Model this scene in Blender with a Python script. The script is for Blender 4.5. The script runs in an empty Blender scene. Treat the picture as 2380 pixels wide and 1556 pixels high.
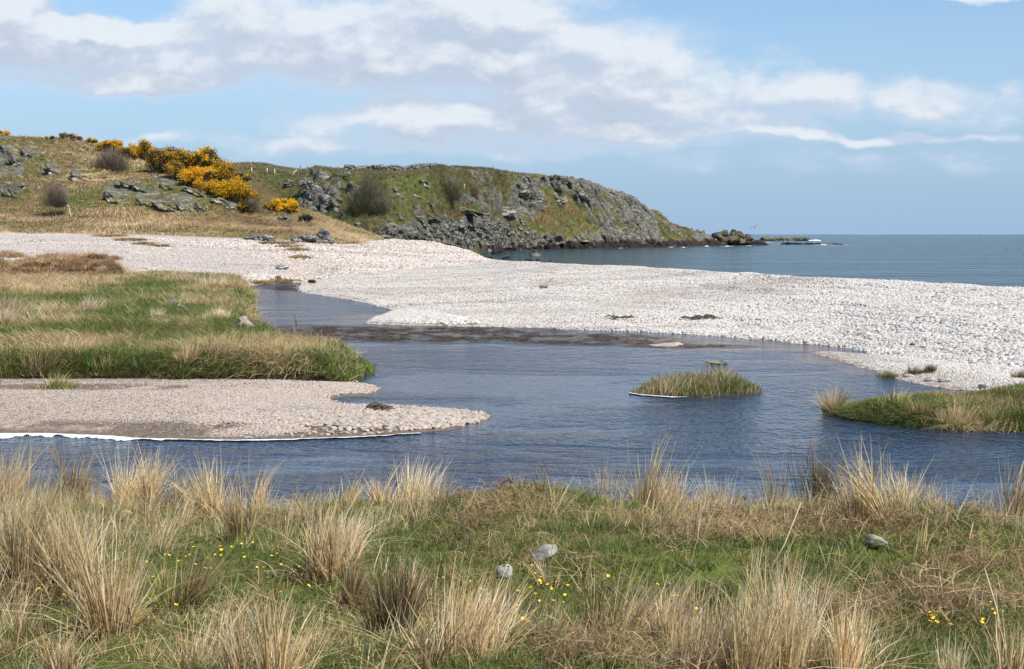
import bpy, bmesh, math, random
import numpy as np
from math import radians, pi
rng = np.random.default_rng(7)
random.seed(7)
scene = bpy.context.scene
COL = scene.collection

# ------------------------------------------------------------------ camera, sky, sun, exposure
FPX, CXP, CYP = 3100.0, 1190.0, 778.0        # focal length and centre of the 2380 x 1556 view, in its pixels
CAMZ = 2.5
PITCH = math.atan(233 / FPX)
cam_d = bpy.data.cameras.new('camera')
cam = bpy.data.objects.new('camera', cam_d)
COL.objects.link(cam)
cam.location = (0, 0, CAMZ)
cam.rotation_euler = (pi / 2 - PITCH, 0, 0)
cam_d.sensor_width = 36
cam_d.lens = FPX / 2380 * 36
cam_d.clip_start = 0.05
cam_d.clip_end = 90000
scene.camera = cam
scene.view_settings.view_transform = 'Standard'
scene.view_settings.look = 'None'
scene.view_settings.exposure = 0.45
scene.view_settings.gamma = 1.0
scene.render.engine = 'CYCLES'
scene.cycles.max_bounces = 6
scene.cycles.transparent_max_bounces = 6
scene.cycles.caustics_reflective = False
scene.cycles.caustics_refractive = False

SUN_EL, SUN_AZ = radians(50), radians(138)   # azimuth clockwise from +y (the view direction)
sun_d = bpy.data.lights.new('sun', 'SUN')
sun_d.energy = 4.6
sun_d.angle = radians(0.5)
sun_d.color = (1.0, 0.95, 0.87)
sun = bpy.data.objects.new('sun', sun_d)
COL.objects.link(sun)
sun.rotation_euler = (pi / 2 - SUN_EL, 0, pi - SUN_AZ)
sun.location = (30, -20, 60)


class NT:
    """small helper to write node trees"""
    def __init__(s, tree):
        s.t = tree
    def n(s, kind, **kw):
        nd = s.t.nodes.new(kind)
        for k, v in kw.items():
            setattr(nd, k, v)
        return nd
    def put(s, sock, v):
        if v is None:
            return
        if isinstance(v, bpy.types.NodeSocket):
            s.t.links.new(v, sock)
        elif isinstance(v, bpy.types.Node):
            s.t.links.new(v.outputs[0], sock)
        else:
            if sock.type == 'RGBA' and hasattr(v, '__len__') and len(v) == 3:
                v = (*v, 1)
            sock.default_value = v
    def math(s, op, a, b=None, c=None, clamp=False):
        nd = s.n('ShaderNodeMath', operation=op, use_clamp=clamp)
        for i, v in enumerate((a, b, c)):
            s.put(nd.inputs[i], v)
        return nd.outputs[0]
    def vec(s, op, a, b=None, scale=None):
        nd = s.n('ShaderNodeVectorMath', operation=op)
        s.put(nd.inputs[0], a)
        if b is not None:
            s.put(nd.inputs[1], b)
        if scale is not None:
            s.put(nd.inputs['Scale'], scale)
        return nd.outputs['Value'] if op in ('LENGTH', 'DOT_PRODUCT', 'DISTANCE') else nd.outputs[0]
    def mix(s, f, a, b, mode='MIX'):
        nd = s.n('ShaderNodeMix', data_type='RGBA', blend_type=mode)
        s.put(nd.inputs[0], f); s.put(nd.inputs[6], a); s.put(nd.inputs[7], b)
        return nd.outputs[2]
    def ramp(s, v, lo, hi, a=0.0, b=1.0, smooth=True):
        nd = s.n('ShaderNodeMapRange', interpolation_type='SMOOTHSTEP' if smooth else 'LINEAR')
        s.put(nd.inputs[0], v); s.put(nd.inputs[1], lo); s.put(nd.inputs[2], hi); s.put(nd.inputs[3], a); s.put(nd.inputs[4], b)
        return nd.outputs[0]
    def noise(s, vec, scale, detail=4, rough=0.55, dist=0.0):
        nd = s.n('ShaderNodeTexNoise')
        s.put(nd.inputs['Vector'], vec)
        nd.inputs['Scale'].default_value = scale
        nd.inputs['Detail'].default_value = detail
        nd.inputs['Roughness'].default_value = rough
        nd.inputs['Distortion'].default_value = dist
        return nd.outputs[0]
    def voro(s, vec, scale, feature='F1', rnd=1.0):
        nd = s.n('ShaderNodeTexVoronoi', feature=feature)
        s.put(nd.inputs['Vector'], vec)
        nd.inputs['Scale'].default_value = scale
        nd.inputs['Randomness'].default_value = rnd
        return nd
    def cramp(s, v, stops):
        nd = s.n('ShaderNodeValToRGB')
        s.put(nd.inputs[0], v)
        el = nd.color_ramp.elements
        while len(el) < len(stops):
            el.new(0.5)
        for e, (p, c) in zip(el, stops):
            e.position = p
            e.color = (*c, 1) if len(c) == 3 else c
        return nd.outputs[0]
    def xyz(s, x, y, z):
        nd = s.n('ShaderNodeCombineXYZ')
        s.put(nd.inputs[0], x); s.put(nd.inputs[1], y); s.put(nd.inputs[2], z)
        return nd.outputs[0]


def build_world():
    w = bpy.data.worlds.new('World')
    scene.world = w
    w.use_nodes = True
    w.node_tree.nodes.clear()
    g = NT(w.node_tree)
    sky = g.n('ShaderNodeTexSky', sky_type='NISHITA', sun_disc=False)
    sky.sun_elevation = SUN_EL
    sky.sun_rotation = SUN_AZ
    sky.air_density = 1.0
    sky.dust_density = 0.25
    sky.ozone_density = 3.0
    # cloud density as a node group of a direction (x/y, z/y) on the unit distance, in hundreds of view pixels
    grp = bpy.data.node_groups.new('cloud_density', 'ShaderNodeTree')
    grp.interface.new_socket('P', in_out='INPUT', socket_type='NodeSocketVector')
    grp.interface.new_socket('D', in_out='OUTPUT', socket_type='NodeSocketFloat')
    k = NT(grp)
    gi, go = k.n('NodeGroupInput'), k.n('NodeGroupOutput')
    P = gi.outputs[0]
    warp = k.n('ShaderNodeTexNoise')
    k.put(warp.inputs['Vector'], k.vec('MULTIPLY', P, (1.0, 1.6, 1)))
    warp.inputs['Scale'].default_value = 0.55
    warp.inputs['Detail'].default_value = 5
    Pw = k.vec('ADD', P, k.vec('MULTIPLY', k.vec('SUBTRACT', warp.outputs['Color'], (0.5, 0.5, 0.5)), (2.4, 1.1, 0)))
    blobs = [  # u, v, ru, rv, weight, in view pixels
        (120, 80, 480, 165, 1.1), (620, 105, 480, 150, 1.1), (1050, 90, 480, 190, 1.12), (330, 188, 560, 45, 1.0),
        (1330, 180, 420, 190, 1.08), (1580, 215, 320, 140, 1.0), (1850, 225, 330, 75, .9), (1150, 280, 640, 95, 1.05), (1500, 295, 580, 66, 1.0),
        (2180, 240, 340, 70, .8), (1800, 314, 760, 20, .92), (900, 335, 520, 45, .80), (1250, 345, 420, 40, .80), (400, 322, 420, 24, .60), (2000, 380, 700, 50, .50), (2250, -6, 360, 24, .8), (520, 310, 240, 26, .45),
        (-500, 120, 400, 130, .9), (400, -90, 900, 70, .8),
        (2750, 180, 300, 90, .8), (1500, 365, 900, 18, .42)]
    acc = None
    for (u, v, ru, rv, wt) in blobs:
        c = ((u - 1190) / 100, (545 - v) / 100, 0)
        d = k.vec('LENGTH', k.vec('MULTIPLY', k.vec('SUBTRACT', Pw, c), (100 / ru, 100 / rv, 0)))
        b = k.ramp(d, 1.35, 0.25, 0.0, wt)
        acc = b if acc is None else k.math('MAXIMUM', acc, b)
    hole = k.vec('LENGTH', k.vec('MULTIPLY', k.vec('SUBTRACT', Pw, ((300 - 1190) / 100, (545 - 22) / 100, 0)), (100 / 150, 100 / 32, 0)))
    acc = k.math('MULTIPLY', acc, k.ramp(hole, 0.5, 1.3, 0.25, 1.0))
    n1 = k.noise(k.vec('MULTIPLY', P, (0.8, 1.5, 1)), 0.64, 6, 0.54)
    n2 = k.noise(k.vec('MULTIPLY', P, (1.0, 1.5, 1)), 2.6, 5, 0.55)
    dd = k.math('ADD', acc, k.math('MULTIPLY', k.math('SUBTRACT', n1, 0.5), 1.35))
    dd = k.math('ADD', dd, k.math('MULTIPLY', k.math('SUBTRACT', n2, 0.5), 0.22))
    k.put(go.inputs[0], dd)
    tc = g.n('ShaderNodeTexCoord')
    sep = g.n('ShaderNodeSeparateXYZ')
    g.put(sep.inputs[0], tc.outputs['Generated'])
    yy = g.math('MAXIMUM', g.math('ABSOLUTE', sep.outputs[1]), 0.06)
    px = g.math('MULTIPLY', g.math('DIVIDE', sep.outputs[0], yy), 31.0)
    pz = g.math('MULTIPLY', g.math('DIVIDE', sep.outputs[2], yy), 31.0)
    P0 = g.xyz(px, pz, 0)
    def dens(p):
        nd = g.n('ShaderNodeGroup')
        nd.node_tree = grp
        g.put(nd.inputs[0], p)
        return nd.outputs[0]
    d0 = dens(P0)
    d1 = dens(g.vec('ADD', P0, (0.22, 0.5, 0)))
    cover = g.ramp(d0, 0.26, 0.98)
    lit = g.ramp(g.math('SUBTRACT', d0, d1), -0.16, 0.34)
    thick = g.ramp(d0, 0.55, 1.25)
    grey = g.mix(thick, (0.43, 0.515, 0.64), (0.385, 0.435, 0.525))
    lit = g.math('MULTIPLY', lit, g.ramp(d0, 0.35, 0.95, 0.25, 1.0))
    ccol = g.mix(lit, grey, (0.60, 0.635, 0.68))
    skyc = g.n('ShaderNodeHueSaturation')
    skyc.inputs['Saturation'].default_value = 1.06
    g.put(skyc.inputs['Color'], sky.outputs[0])
    scaled = g.vec('SCALE', skyc.outputs[0], scale=0.105)
    # thin veil low over the sea
    veil = g.ramp(sep.outputs[2], 0.20, 0.0, 0.0, 0.92)
    col = g.mix(veil, scaled, (0.225, 0.355, 0.53))
    low = g.ramp(sep.outputs[2], 0.0, 0.07, 0.35, 1.0)
    col = g.mix(g.math('MULTIPLY', g.math('MULTIPLY', cover, 0.93), low), col, ccol)
    bg = g.n('ShaderNodeBackground')
    bg.inputs['Strength'].default_value = 1.0
    g.put(bg.inputs['Color'], col)
    out = g.n('ShaderNodeOutputWorld')
    g.put(out.inputs[0], bg)
build_world()

# ------------------------------------------------------------------ geometry of the view
SP, CP = math.sin(PITCH), math.cos(PITCH)
def ray(u, v):
    x = (np.asarray(u, float) - CXP) / FPX
    yv = (CYP - np.asarray(v, float)) / FPX
    return x, CP + yv * SP, -SP + yv * CP
def at_z(u, v, z):
    x, y, dz = ray(u, v)
    s = (z - CAMZ) / dz
    return np.stack([x * s, y * s, CAMZ + dz * s], -1)
def at_y(u, v, yd):
    x, y, dz = ray(u, v)
    s = yd / y
    return np.stack([x * s, y * s, CAMZ + dz * s], -1)
def project(P):
    P = np.asarray(P, float)
    X, Y, Z = P[..., 0], P[..., 1], P[..., 2] - CAMZ
    fwd = np.maximum(Y * CP - Z * SP, 1e-3)
    up = Y * SP + Z * CP
    return CXP + FPX * X / fwd, CYP - FPX * up / fwd

# ------------------------------------------------------------------ noise
def _hash(ix, iy, iz, seed):
    h = (ix * 374761393 + iy * 668265263 + iz * 2147483647 + seed * 1274126177) & 0xFFFFFFFF
    h = ((h ^ (h >> 13)) * 1274126177) & 0xFFFFFFFF
    h = ((h ^ (h >> 16)) * 2246822519) & 0xFFFFFFFF
    return ((h ^ (h >> 15)) & 0xFFFFFF) / float(0x1000000)
def vnoise(p, seed=0):
    p = np.asarray(p, float)
    if p.shape[-1] == 2:
        p = np.concatenate([p, np.zeros(p.shape[:-1] + (1,))], -1)
    f = np.floor(p)
    i = f.astype(np.int64)
    t = p - f
    t = t * t * t * (t * (t * 6 - 15) + 10)
    r = 0
    for dx in (0, 1):
        wx = t[..., 0] if dx else 1 - t[..., 0]
        for dy in (0, 1):
            wy = t[..., 1] if dy else 1 - t[..., 1]
            for dz in (0, 1):
                wz = t[..., 2] if dz else 1 - t[..., 2]
                r = r + wx * wy * wz * _hash(i[..., 0] + dx, i[..., 1] + dy, i[..., 2] + dz, seed)
    return r
def fbm(p, octaves=4, seed=0, gain=0.5):
    p = np.asarray(p, float)
    r, a, tot = 0, 1.0, 0
    for o in range(octaves):
        r = r + a * (vnoise(p * (2.03 ** o) + o * 17.3, seed + o) - 0.5)
        tot += a
        a *= gain
    return r / tot * 2
def ridged(p, octaves=4, seed=0, gain=0.5):
    r, a, tot = 0, 1.0, 0
    for o in range(octaves):
        r = r + a * (1 - np.abs(2 * vnoise(np.asarray(p) * (2.07 ** o) + o * 9.1, seed + o) - 1))
        tot += a
        a *= gain
    return r / tot
def worley(p, seed=0):
    p = np.asarray(p, float)
    i = np.floor(p).astype(np.int64)
    f1 = np.full(p.shape[:-1], 9.0); f2 = f1.copy(); cid = np.zeros(p.shape[:-1])
    for dx in (-1, 0, 1):
        for dy in (-1, 0, 1):
            for dz in (-1, 0, 1):
                a, b, c = i[..., 0] + dx, i[..., 1] + dy, i[..., 2] + dz
                q = np.stack([a + _hash(a, b, c, seed), b + _hash(a, b, c, seed + 1), c + _hash(a, b, c, seed + 2)], -1)
                d = np.sqrt(((p - q) ** 2).sum(-1))
                m = d < f1
                f2 = np.where(m, f1, np.minimum(f2, d))
                cid = np.where(m, _hash(a, b, c, seed + 3), cid)
                f1 = np.where(m, d, f1)
    return f1, f2, cid
def sstep(a, b, x):
    t = np.clip((np.asarray(x, float) - a) / (b - a), 0, 1)
    return t * t * (3 - 2 * t)
def lerp(a, b, t):
    t = np.asarray(t)[..., None]
    return np.asarray(a) * (1 - t) + np.asarray(b) * t

# ------------------------------------------------------------------ mesh and object helpers
def mesh_of(name, verts, faces, mat=None, attrs=None, smooth=False):
    """faces: list of integer arrays, each (n, k)"""
    verts = np.ascontiguousarray(verts, dtype=np.float32)
    if not isinstance(faces, (list, tuple)):
        faces = [faces]
    loops = np.concatenate([f.ravel() for f in faces]).astype(np.int32)
    tot = np.concatenate([np.full(len(f), f.shape[1], np.int32) for f in faces])
    start = np.concatenate([[0], np.cumsum(tot)[:-1]]).astype(np.int32)
    me = bpy.data.meshes.new(name)
    me.vertices.add(len(verts))
    me.vertices.foreach_set('co', verts.ravel())
    me.loops.add(len(loops))
    me.loops.foreach_set('vertex_index', loops)
    me.polygons.add(len(tot))
    me.polygons.foreach_set('loop_start', start)
    me.polygons.foreach_set('loop_total', tot)
    if smooth:
        me.polygons.foreach_set('use_smooth', np.ones(len(tot), bool))
    for k, v in (attrs or {}).items():
        v = np.asarray(v, np.float32)
        if v.ndim == 1:
            me.attributes.new(k, 'FLOAT', 'POINT').data.foreach_set('value', v)
        else:
            if v.shape[1] == 3:
                v = np.concatenate([v, np.ones((len(v), 1), np.float32)], 1)
            me.attributes.new(k, 'FLOAT_COLOR', 'POINT').data.foreach_set('color', np.ascontiguousarray(v).ravel())
    me.update(calc_edges=True)
    me.validate()
    if mat:
        me.materials.append(mat)
    return me
def tag(o, label=None, cat=None, group=None, kind=None):
    for k, v in (('label', label), ('category', cat), ('group', group), ('kind', kind)):
        if v:
            o[k] = v
    return o
def link(name, me, parent=None, loc=None):
    o = bpy.data.objects.new(name, me)
    COL.objects.link(o)
    if parent:
        o.parent = parent
    if loc is not None:
        o.location = loc
    return o
def empty(name, loc, label, cat, group=None):
    o = bpy.data.objects.new(name, None)
    COL.objects.link(o)
    o.location = loc
    o.empty_display_size = 0.2
    return tag(o, label, cat, group)
def grid_faces(nu, nt):
    i = np.arange(nu * nt).reshape(nu, nt)
    return np.stack([i[:-1, :-1], i[1:, :-1], i[1:, 1:], i[:-1, 1:]], -1).reshape(-1, 4)

class Layer:
    """a ground sheet: a (nu, nt) grid of points with normals and view coordinates"""
    def __init__(s, P, col=None):
        s.P = P
        s.refresh()
    def refresh(s):
        P = s.P
        du = np.gradient(P, axis=0)
        dt = np.gradient(P, axis=1)
        n = np.cross(du, dt)
        n /= np.linalg.norm(n, axis=-1, keepdims=True) + 1e-9
        n[n[..., 2] < 0] *= -1
        s.N = n
        s.u, s.v = project(P)
        a = P[1:, 1:] - P[:-1, :-1]
        b = P[1:, :-1] - P[:-1, 1:]
        s.area = 0.5 * np.linalg.norm(np.cross(a, b), axis=-1)
    def place(s, u, v, r=4.0):
        d = np.hypot(s.u - u, (s.v - v))
        best = d.min()
        m = d <= max(r, best + 0.5)
        y = np.where(m, s.P[..., 1] + d * 0.05, 1e9)
        k = np.unravel_index(np.argmin(y), y.shape)
        return s.P[k].copy(), s.N[k].copy()
    def scatter(s, n, weight, seed=0):
        """n points, weight: (nu, nt) density per square metre (relative); returns points, normals, u, v"""
        r = np.random.default_rng(seed)
        w = weight[:-1, :-1] * s.area
        c = np.cumsum(w.ravel())
        k = np.searchsorted(c, r.random(n) * c[-1])
        k = np.clip(k, 0, w.size - 1)
        i, j = np.unravel_index(k, w.shape)
        a, b = r.random(n)[:, None], r.random(n)[:, None]
        f = lambda A: (A[i, j] * (1 - a) + A[i + 1, j] * a) * (1 - b) + (A[i, j + 1] * (1 - a) + A[i + 1, j + 1] * a) * b
        return f(s.P), f(s.N), f(s.u[..., None])[:, 0], f(s.v[..., None])[:, 0]

def loft(U, curves, steps, smooth=2):
    """curves: list of (len(U), 3) point rows; steps: rows per gap"""
    rows = []
    for a, b, n in zip(curves[:-1], curves[1:], steps):
        for t in np.linspace(0, 1, n, endpoint=False):
            rows.append(a * (1 - t) + b * t)
    rows.append(curves[-1])
    P = np.stack(rows, 1)
    for _ in range(smooth):
        P[:, 1:-1] = (P[:, :-2] + 2 * P[:, 1:-1] + P[:, 2:]) / 4
    return P
def row_z(U, pts):
    """pts: (u, v, z)"""
    a = np.array(pts, float)
    return at_z(U, np.interp(U, a[:, 0], a[:, 1]), np.interp(U, a[:, 0], a[:, 2]))
def row_y(U, pts):
    """pts: (u, v, y)"""
    a = np.array(pts, float)
    return at_y(U, np.interp(U, a[:, 0], a[:, 1]), np.interp(U, a[:, 0], a[:, 2]))
def poly_sd(X, Y, poly):
    """signed distance, positive inside"""
    poly = np.asarray(poly)[:, :2]
    d = np.full(X.shape, 1e9)
    inside = np.zeros(X.shape, bool)
    for (x0, y0), (x1, y1) in zip(poly, np.roll(poly, -1, 0)):
        ex, ey = x1 - x0, y1 - y0
        t = np.clip(((X - x0) * ex + (Y - y0) * ey) / (ex * ex + ey * ey + 1e-12), 0, 1)
        d = np.minimum(d, np.hypot(X - x0 - t * ex, Y - y0 - t * ey))
        c = ((y0 > Y) != (y1 > Y)) & (X < (x1 - x0) * (Y - y0) / (y1 - y0 + 1e-12) + x0)
        inside ^= c
    return np.where(inside, d, -d)
def blob(u, v, spots):
    """soft spots (u, v, ru, rv) -> 0..1"""
    r = np.zeros(np.shape(u))
    for (a, b, ra, rb) in spots:
        d = np.hypot((u - a) / ra, (v - b) / rb)
        r = np.maximum(r, sstep(1.25, 0.6, d))
    return r

# ------------------------------------------------------------------ materials
def new_mat(name):
    m = bpy.data.materials.new(name)
    m.use_nodes = True
    m.node_tree.nodes.clear()
    g = NT(m.node_tree)
    b = g.n('ShaderNodeBsdfPrincipled')
    o = g.n('ShaderNodeOutputMaterial')
    g.put(o.inputs[0], b)
    return m, g, b, o
def attr(g, name, out='Color'):
    return g.n('ShaderNodeAttribute', attribute_name=name).outputs[out]

def mat_plant():
    m, g, b, o = new_mat('plant')
    c = attr(g, 'Col')
    rnd = g.n('ShaderNodeObjectInfo').outputs['Random']
    hs = g.n('ShaderNodeHueSaturation')
    g.put(hs.inputs['Color'], c)
    g.put(hs.inputs['Hue'], g.ramp(rnd, 0, 1, 0.494, 0.506, False))
    g.put(hs.inputs['Value'], g.ramp(g.math('FRACT', g.math('MULTIPLY', rnd, 7.3)), 0, 1, 0.72, 1.25, False))
    g.put(b.inputs['Base Color'], hs.outputs[0])
    b.inputs['Roughness'].default_value = 0.55
    b.inputs['Specular IOR Level'].default_value = 0.3
    t = g.n('ShaderNodeBsdfTranslucent')
    g.put(t.inputs[0], hs.outputs[0])
    mx = g.n('ShaderNodeMixShader')
    mx.inputs[0].default_value = 0.25
    g.put(mx.inputs[1], b); g.put(mx.inputs[2], t)
    g.put(o.inputs[0], mx)
    return m
def mat_ground():
    """earth, turf and heath: vertex colour varied by noise"""
    m, g, b, o = new_mat('turf')
    p = g.n('ShaderNodeTexCoord').outputs['Object']
    c = attr(g, 'Col')
    n1 = g.noise(p, 9, 6, 0.7)
    n2 = g.noise(p, 1.3, 5, 0.65)
    c = g.mix(1.0, c, g.cramp(n1, [(0.25, (0.45, 0.45, 0.45)), (0.75, (1.5, 1.5, 1.5))]), 'MULTIPLY')
    c = g.mix(1.0, c, g.cramp(n2, [(0.3, (0.75, 0.8, 0.72)), (0.7, (1.25, 1.2, 1.15))]), 'MULTIPLY')
    g.put(b.inputs['Base Color'], c)
    b.inputs['Roughness'].default_value = 0.95
    b.inputs['Specular IOR Level'].default_value = 0.1
    bp = g.n('ShaderNodeBump')
    bp.inputs['Strength'].default_value = 0.9
    bp.inputs['Distance'].default_value = 0.08
    g.put(bp.inputs['Height'], n1)
    g.put(b.inputs['Normal'], bp)
    return m
def stone_ramp(g, v, dark=1.0):
    k = dark
    return g.cramp(v, [(0.0, (.50 * k, .46 * k, .43 * k)), (.18, (.58 * k, .53 * k, .49 * k)), (.34, (.40 * k, .37 * k, .35 * k)), (.46, (.62 * k, .55 * k, .50 * k)),
                       (.60, (.48 * k, .47 * k, .46 * k)), (.70, (.56 * k, .41 * k, .34 * k)), (.78, (.30 * k, .31 * k, .32 * k)),
                       (.86, (.66 * k, .62 * k, .58 * k)), (.94, (.46 * k, .36 * k, .22 * k)), (1.0, (.22 * k, .24 * k, .25 * k))])
def mat_pebble(name='pebble_stone', tint=(.98, 1.02, 1.03)):
    m, g, b, o = new_mat(name)
    rnd = g.n('ShaderNodeObjectInfo').outputs['Random']
    p = g.n('ShaderNodeTexCoord').outputs['Object']
    c = stone_ramp(g, rnd)
    n = g.noise(p, 2.5, 6, 0.7)
    c = g.mix(1.0, c, g.cramp(n, [(0.3, (0.8, 0.79, 0.78)), (0.7, (1.18, 1.17, 1.15))]), 'MULTIPLY')
    c = g.mix(1.0, c, tint, 'MULTIPLY')
    g.put(b.inputs['Base Color'], c)
    b.inputs['Roughness'].default_value = 0.8
    b.inputs['Specular IOR Level'].default_value = 0.25
    return m
def mat_shingle():
    """the bed between and under the loose stones; 'Col' tints it, 'peb' is how stony it is"""
    m, g, b, o = new_mat('shingle')
    p = g.n('ShaderNodeTexCoord').outputs['Object']
    vo = g.voro(g.vec('MULTIPLY', p, (1.0, 1.0, 0.6)), 9.5)
    sep = g.n('ShaderNodeSeparateColor')
    g.put(sep.inputs[0], vo.outputs['Color'])
    c = stone_ramp(g, sep.outputs[0], 1.0)
    gap = g.ramp(vo.outputs['Distance'], 0.42, 0.70)
    c = g.mix(g.math('MULTIPLY', gap, 0.55), c, (0.16, 0.14, 0.125))
    c = g.mix(1.0, c, attr(g, 'Col'), 'MULTIPLY')
    n1 = g.noise(p, 14, 5, 0.7)
    mud = g.mix(n1, (0.10, 0.075, 0.055), (0.21, 0.165, 0.125))
    green = attr(g, 'turf', 'Fac')
    peb = attr(g, 'peb', 'Fac')
    c = g.mix(peb, mud, c)
    tc = g.mix(n1, (0.07, 0.065, 0.025), (0.16, 0.13, 0.06))
    c = g.mix(green, c, tc)
    g.put(b.inputs['Base Color'], c)
    b.inputs['Roughness'].default_value = 0.9
    b.inputs['Specular IOR Level'].default_value = 0.2
    bp = g.n('ShaderNodeBump')
    bp.inputs['Strength'].default_value = 0.8
    bp.inputs['Distance'].default_value = 0.06
    g.put(bp.inputs['Height'], g.math('MULTIPLY', vo.outputs['Distance'], -1.0))
    g.put(b.inputs['Normal'], bp)
    return m
def mat_cliff():
    """headland and hill: 'Col' is the plant cover colour, 'rock' the share of bare rock, 'wet' the tide band"""
    m, g, b, o = new_mat('cliff')
    p = g.n('ShaderNodeTexCoord').outputs['Object']
    rk = attr(g, 'rock', 'Fac')
    wet = attr(g, 'wet', 'Fac')
    c = attr(g, 'Col')
    n0 = g.noise(p, 1.1, 7, 0.72)
    n1 = g.noise(p, 4.0, 5, 0.7)
    veg = g.mix(1.0, c, g.cramp(n0, [(0.3, (0.45, 0.47, 0.45)), (0.7, (1.5, 1.45, 1.4))]), 'MULTIPLY')
    q = g.n('ShaderNodeMapping')
    q.inputs['Rotation'].default_value = (0, radians(38), 0)
    q.inputs['Scale'].default_value = (0.35, 0.6, 1.6)
    g.put(q.inputs[0], p)
    n2 = g.noise(q.outputs[0], 0.9, 8, 0.75, 0.4)
    rock = g.cramp(n2, [(0.25, (0.045, 0.042, 0.035)), (0.45, (0.135, 0.130, 0.105)), (0.62, (0.235, 0.225, 0.185)), (0.8, (0.34, 0.33, 0.28))])
    lich = g.ramp(g.noise(q.outputs[0], 1.3, 6, 0.78), 0.54, 0.62)
    rock = g.mix(g.math('MULTIPLY', lich, 0.65), rock, (0.46, 0.45, 0.38))
    crack = g.voro(q.outputs[0], 0.8, 'DISTANCE_TO_EDGE').outputs['Distance']
    rock = g.mix(g.ramp(crack, 0.06, 0.0, 0, 0.6), rock, (0.03, 0.03, 0.028))
    f = g.ramp(g.math('ADD', rk, g.math('MULTIPLY', g.math('SUBTRACT', n1, 0.5), 0.9)), 0.42, 0.58)
    cc = g.mix(f, veg, rock)
    wetc = g.mix(n2, (0.012, 0.010, 0.009), (0.075, 0.05, 0.042))
    cc = g.mix(wet, cc, wetc)
    g.put(b.inputs['Base Color'], cc)
    b.inputs['Roughness'].default_value = 0.9
    b.inputs['Specular IOR Level'].default_value = 0.15
    bp = g.n('ShaderNodeBump')
    bp.inputs['Strength'].default_value = 1.0
    bp.inputs['Distance'].default_value = 0.6
    g.put(bp.inputs['Height'], g.math('ADD', n2, g.math('MULTIPLY', n1, 0.35)))
    g.put(b.inputs['Normal'], bp)
    return m
def mat_rock(name, base, lichen=0.6, scale=1.0, moss=None, crack=0.7):
    m, g, b, o = new_mat(name)
    p = g.n('ShaderNodeTexCoord').outputs['Object']
    q = g.n('ShaderNodeMapping')
    q.inputs['Rotation'].default_value = (0, radians(36), radians(12))
    q.inputs['Scale'].default_value = (0.5 * scale, 0.8 * scale, 1.7 * scale)
    g.put(q.inputs[0], p)
    n2 = g.noise(q.outputs[0], 1.0, 8, 0.75, 0.3)
    n3 = g.noise(p, 0.45 * scale, 5, 0.7)
    k = base
    c = g.cramp(n2, [(0.30, tuple(x * 0.22 for x in k)), (0.48, k), (0.70, tuple(x * 1.7 for x in k))])
    c = g.mix(1.0, c, g.cramp(n3, [(0.3, (0.6, 0.6, 0.6)), (0.7, (1.3, 1.3, 1.28))]), 'MULTIPLY')
    lich = g.ramp(g.noise(q.outputs[0], 1.7, 6, 0.78), 0.53, 0.60)
    c = g.mix(g.math('MULTIPLY', lich, lichen), c, (0.56, 0.55, 0.48))
    ck = g.voro(q.outputs[0], 0.75, 'DISTANCE_TO_EDGE').outputs['Distance']
    c = g.mix(g.ramp(ck, 0.10, 0.02, 0.0, crack), c, tuple(x * 0.15 for x in k))
    if moss:
        nz = g.n('ShaderNodeSeparateXYZ')
        g.put(nz.inputs[0], g.n('ShaderNodeNewGeometry').outputs['Normal'])
        mo = g.math('MULTIPLY', g.ramp(nz.outputs[2], 0.30, 0.8), g.ramp(g.noise(p, 0.8 * scale, 6, 0.7), 0.42, 0.56))
        c = g.mix(mo, c, moss)
    g.put(b.inputs['Base Color'], c)
    b.inputs['Roughness'].default_value = 0.9
    b.inputs['Specular IOR Level'].default_value = 0.2
    bp = g.n('ShaderNodeBump')
    bp.inputs['Strength'].default_value = 1.0
    bp.inputs['Distance'].default_value = 0.35 / scale
    g.put(bp.inputs['Height'], g.math('ADD', n2, g.math('MULTIPLY', g.ramp(ck, 0.12, 0.0), -0.5)))
    g.put(b.inputs['Normal'], bp)
    return m
def mat_plain(name, lo, hi, scale=8, rough=0.85, stretch=(1, 1, 1)):
    m, g, b, o = new_mat(name)
    p = g.vec('MULTIPLY', g.n('ShaderNodeTexCoord').outputs['Object'], stretch)
    n = g.noise(p, scale, 6, 0.7)
    g.put(b.inputs['Base Color'], g.cramp(n, [(0.3, lo), (0.7, hi)]))
    b.inputs['Roughness'].default_value = rough
    bp = g.n('ShaderNodeBump')
    bp.inputs['Strength'].default_value = 0.5
    bp.inputs['Distance'].default_value = 0.02
    g.put(bp.inputs['Height'], n)
    g.put(b.inputs['Normal'], bp)
    return m
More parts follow.
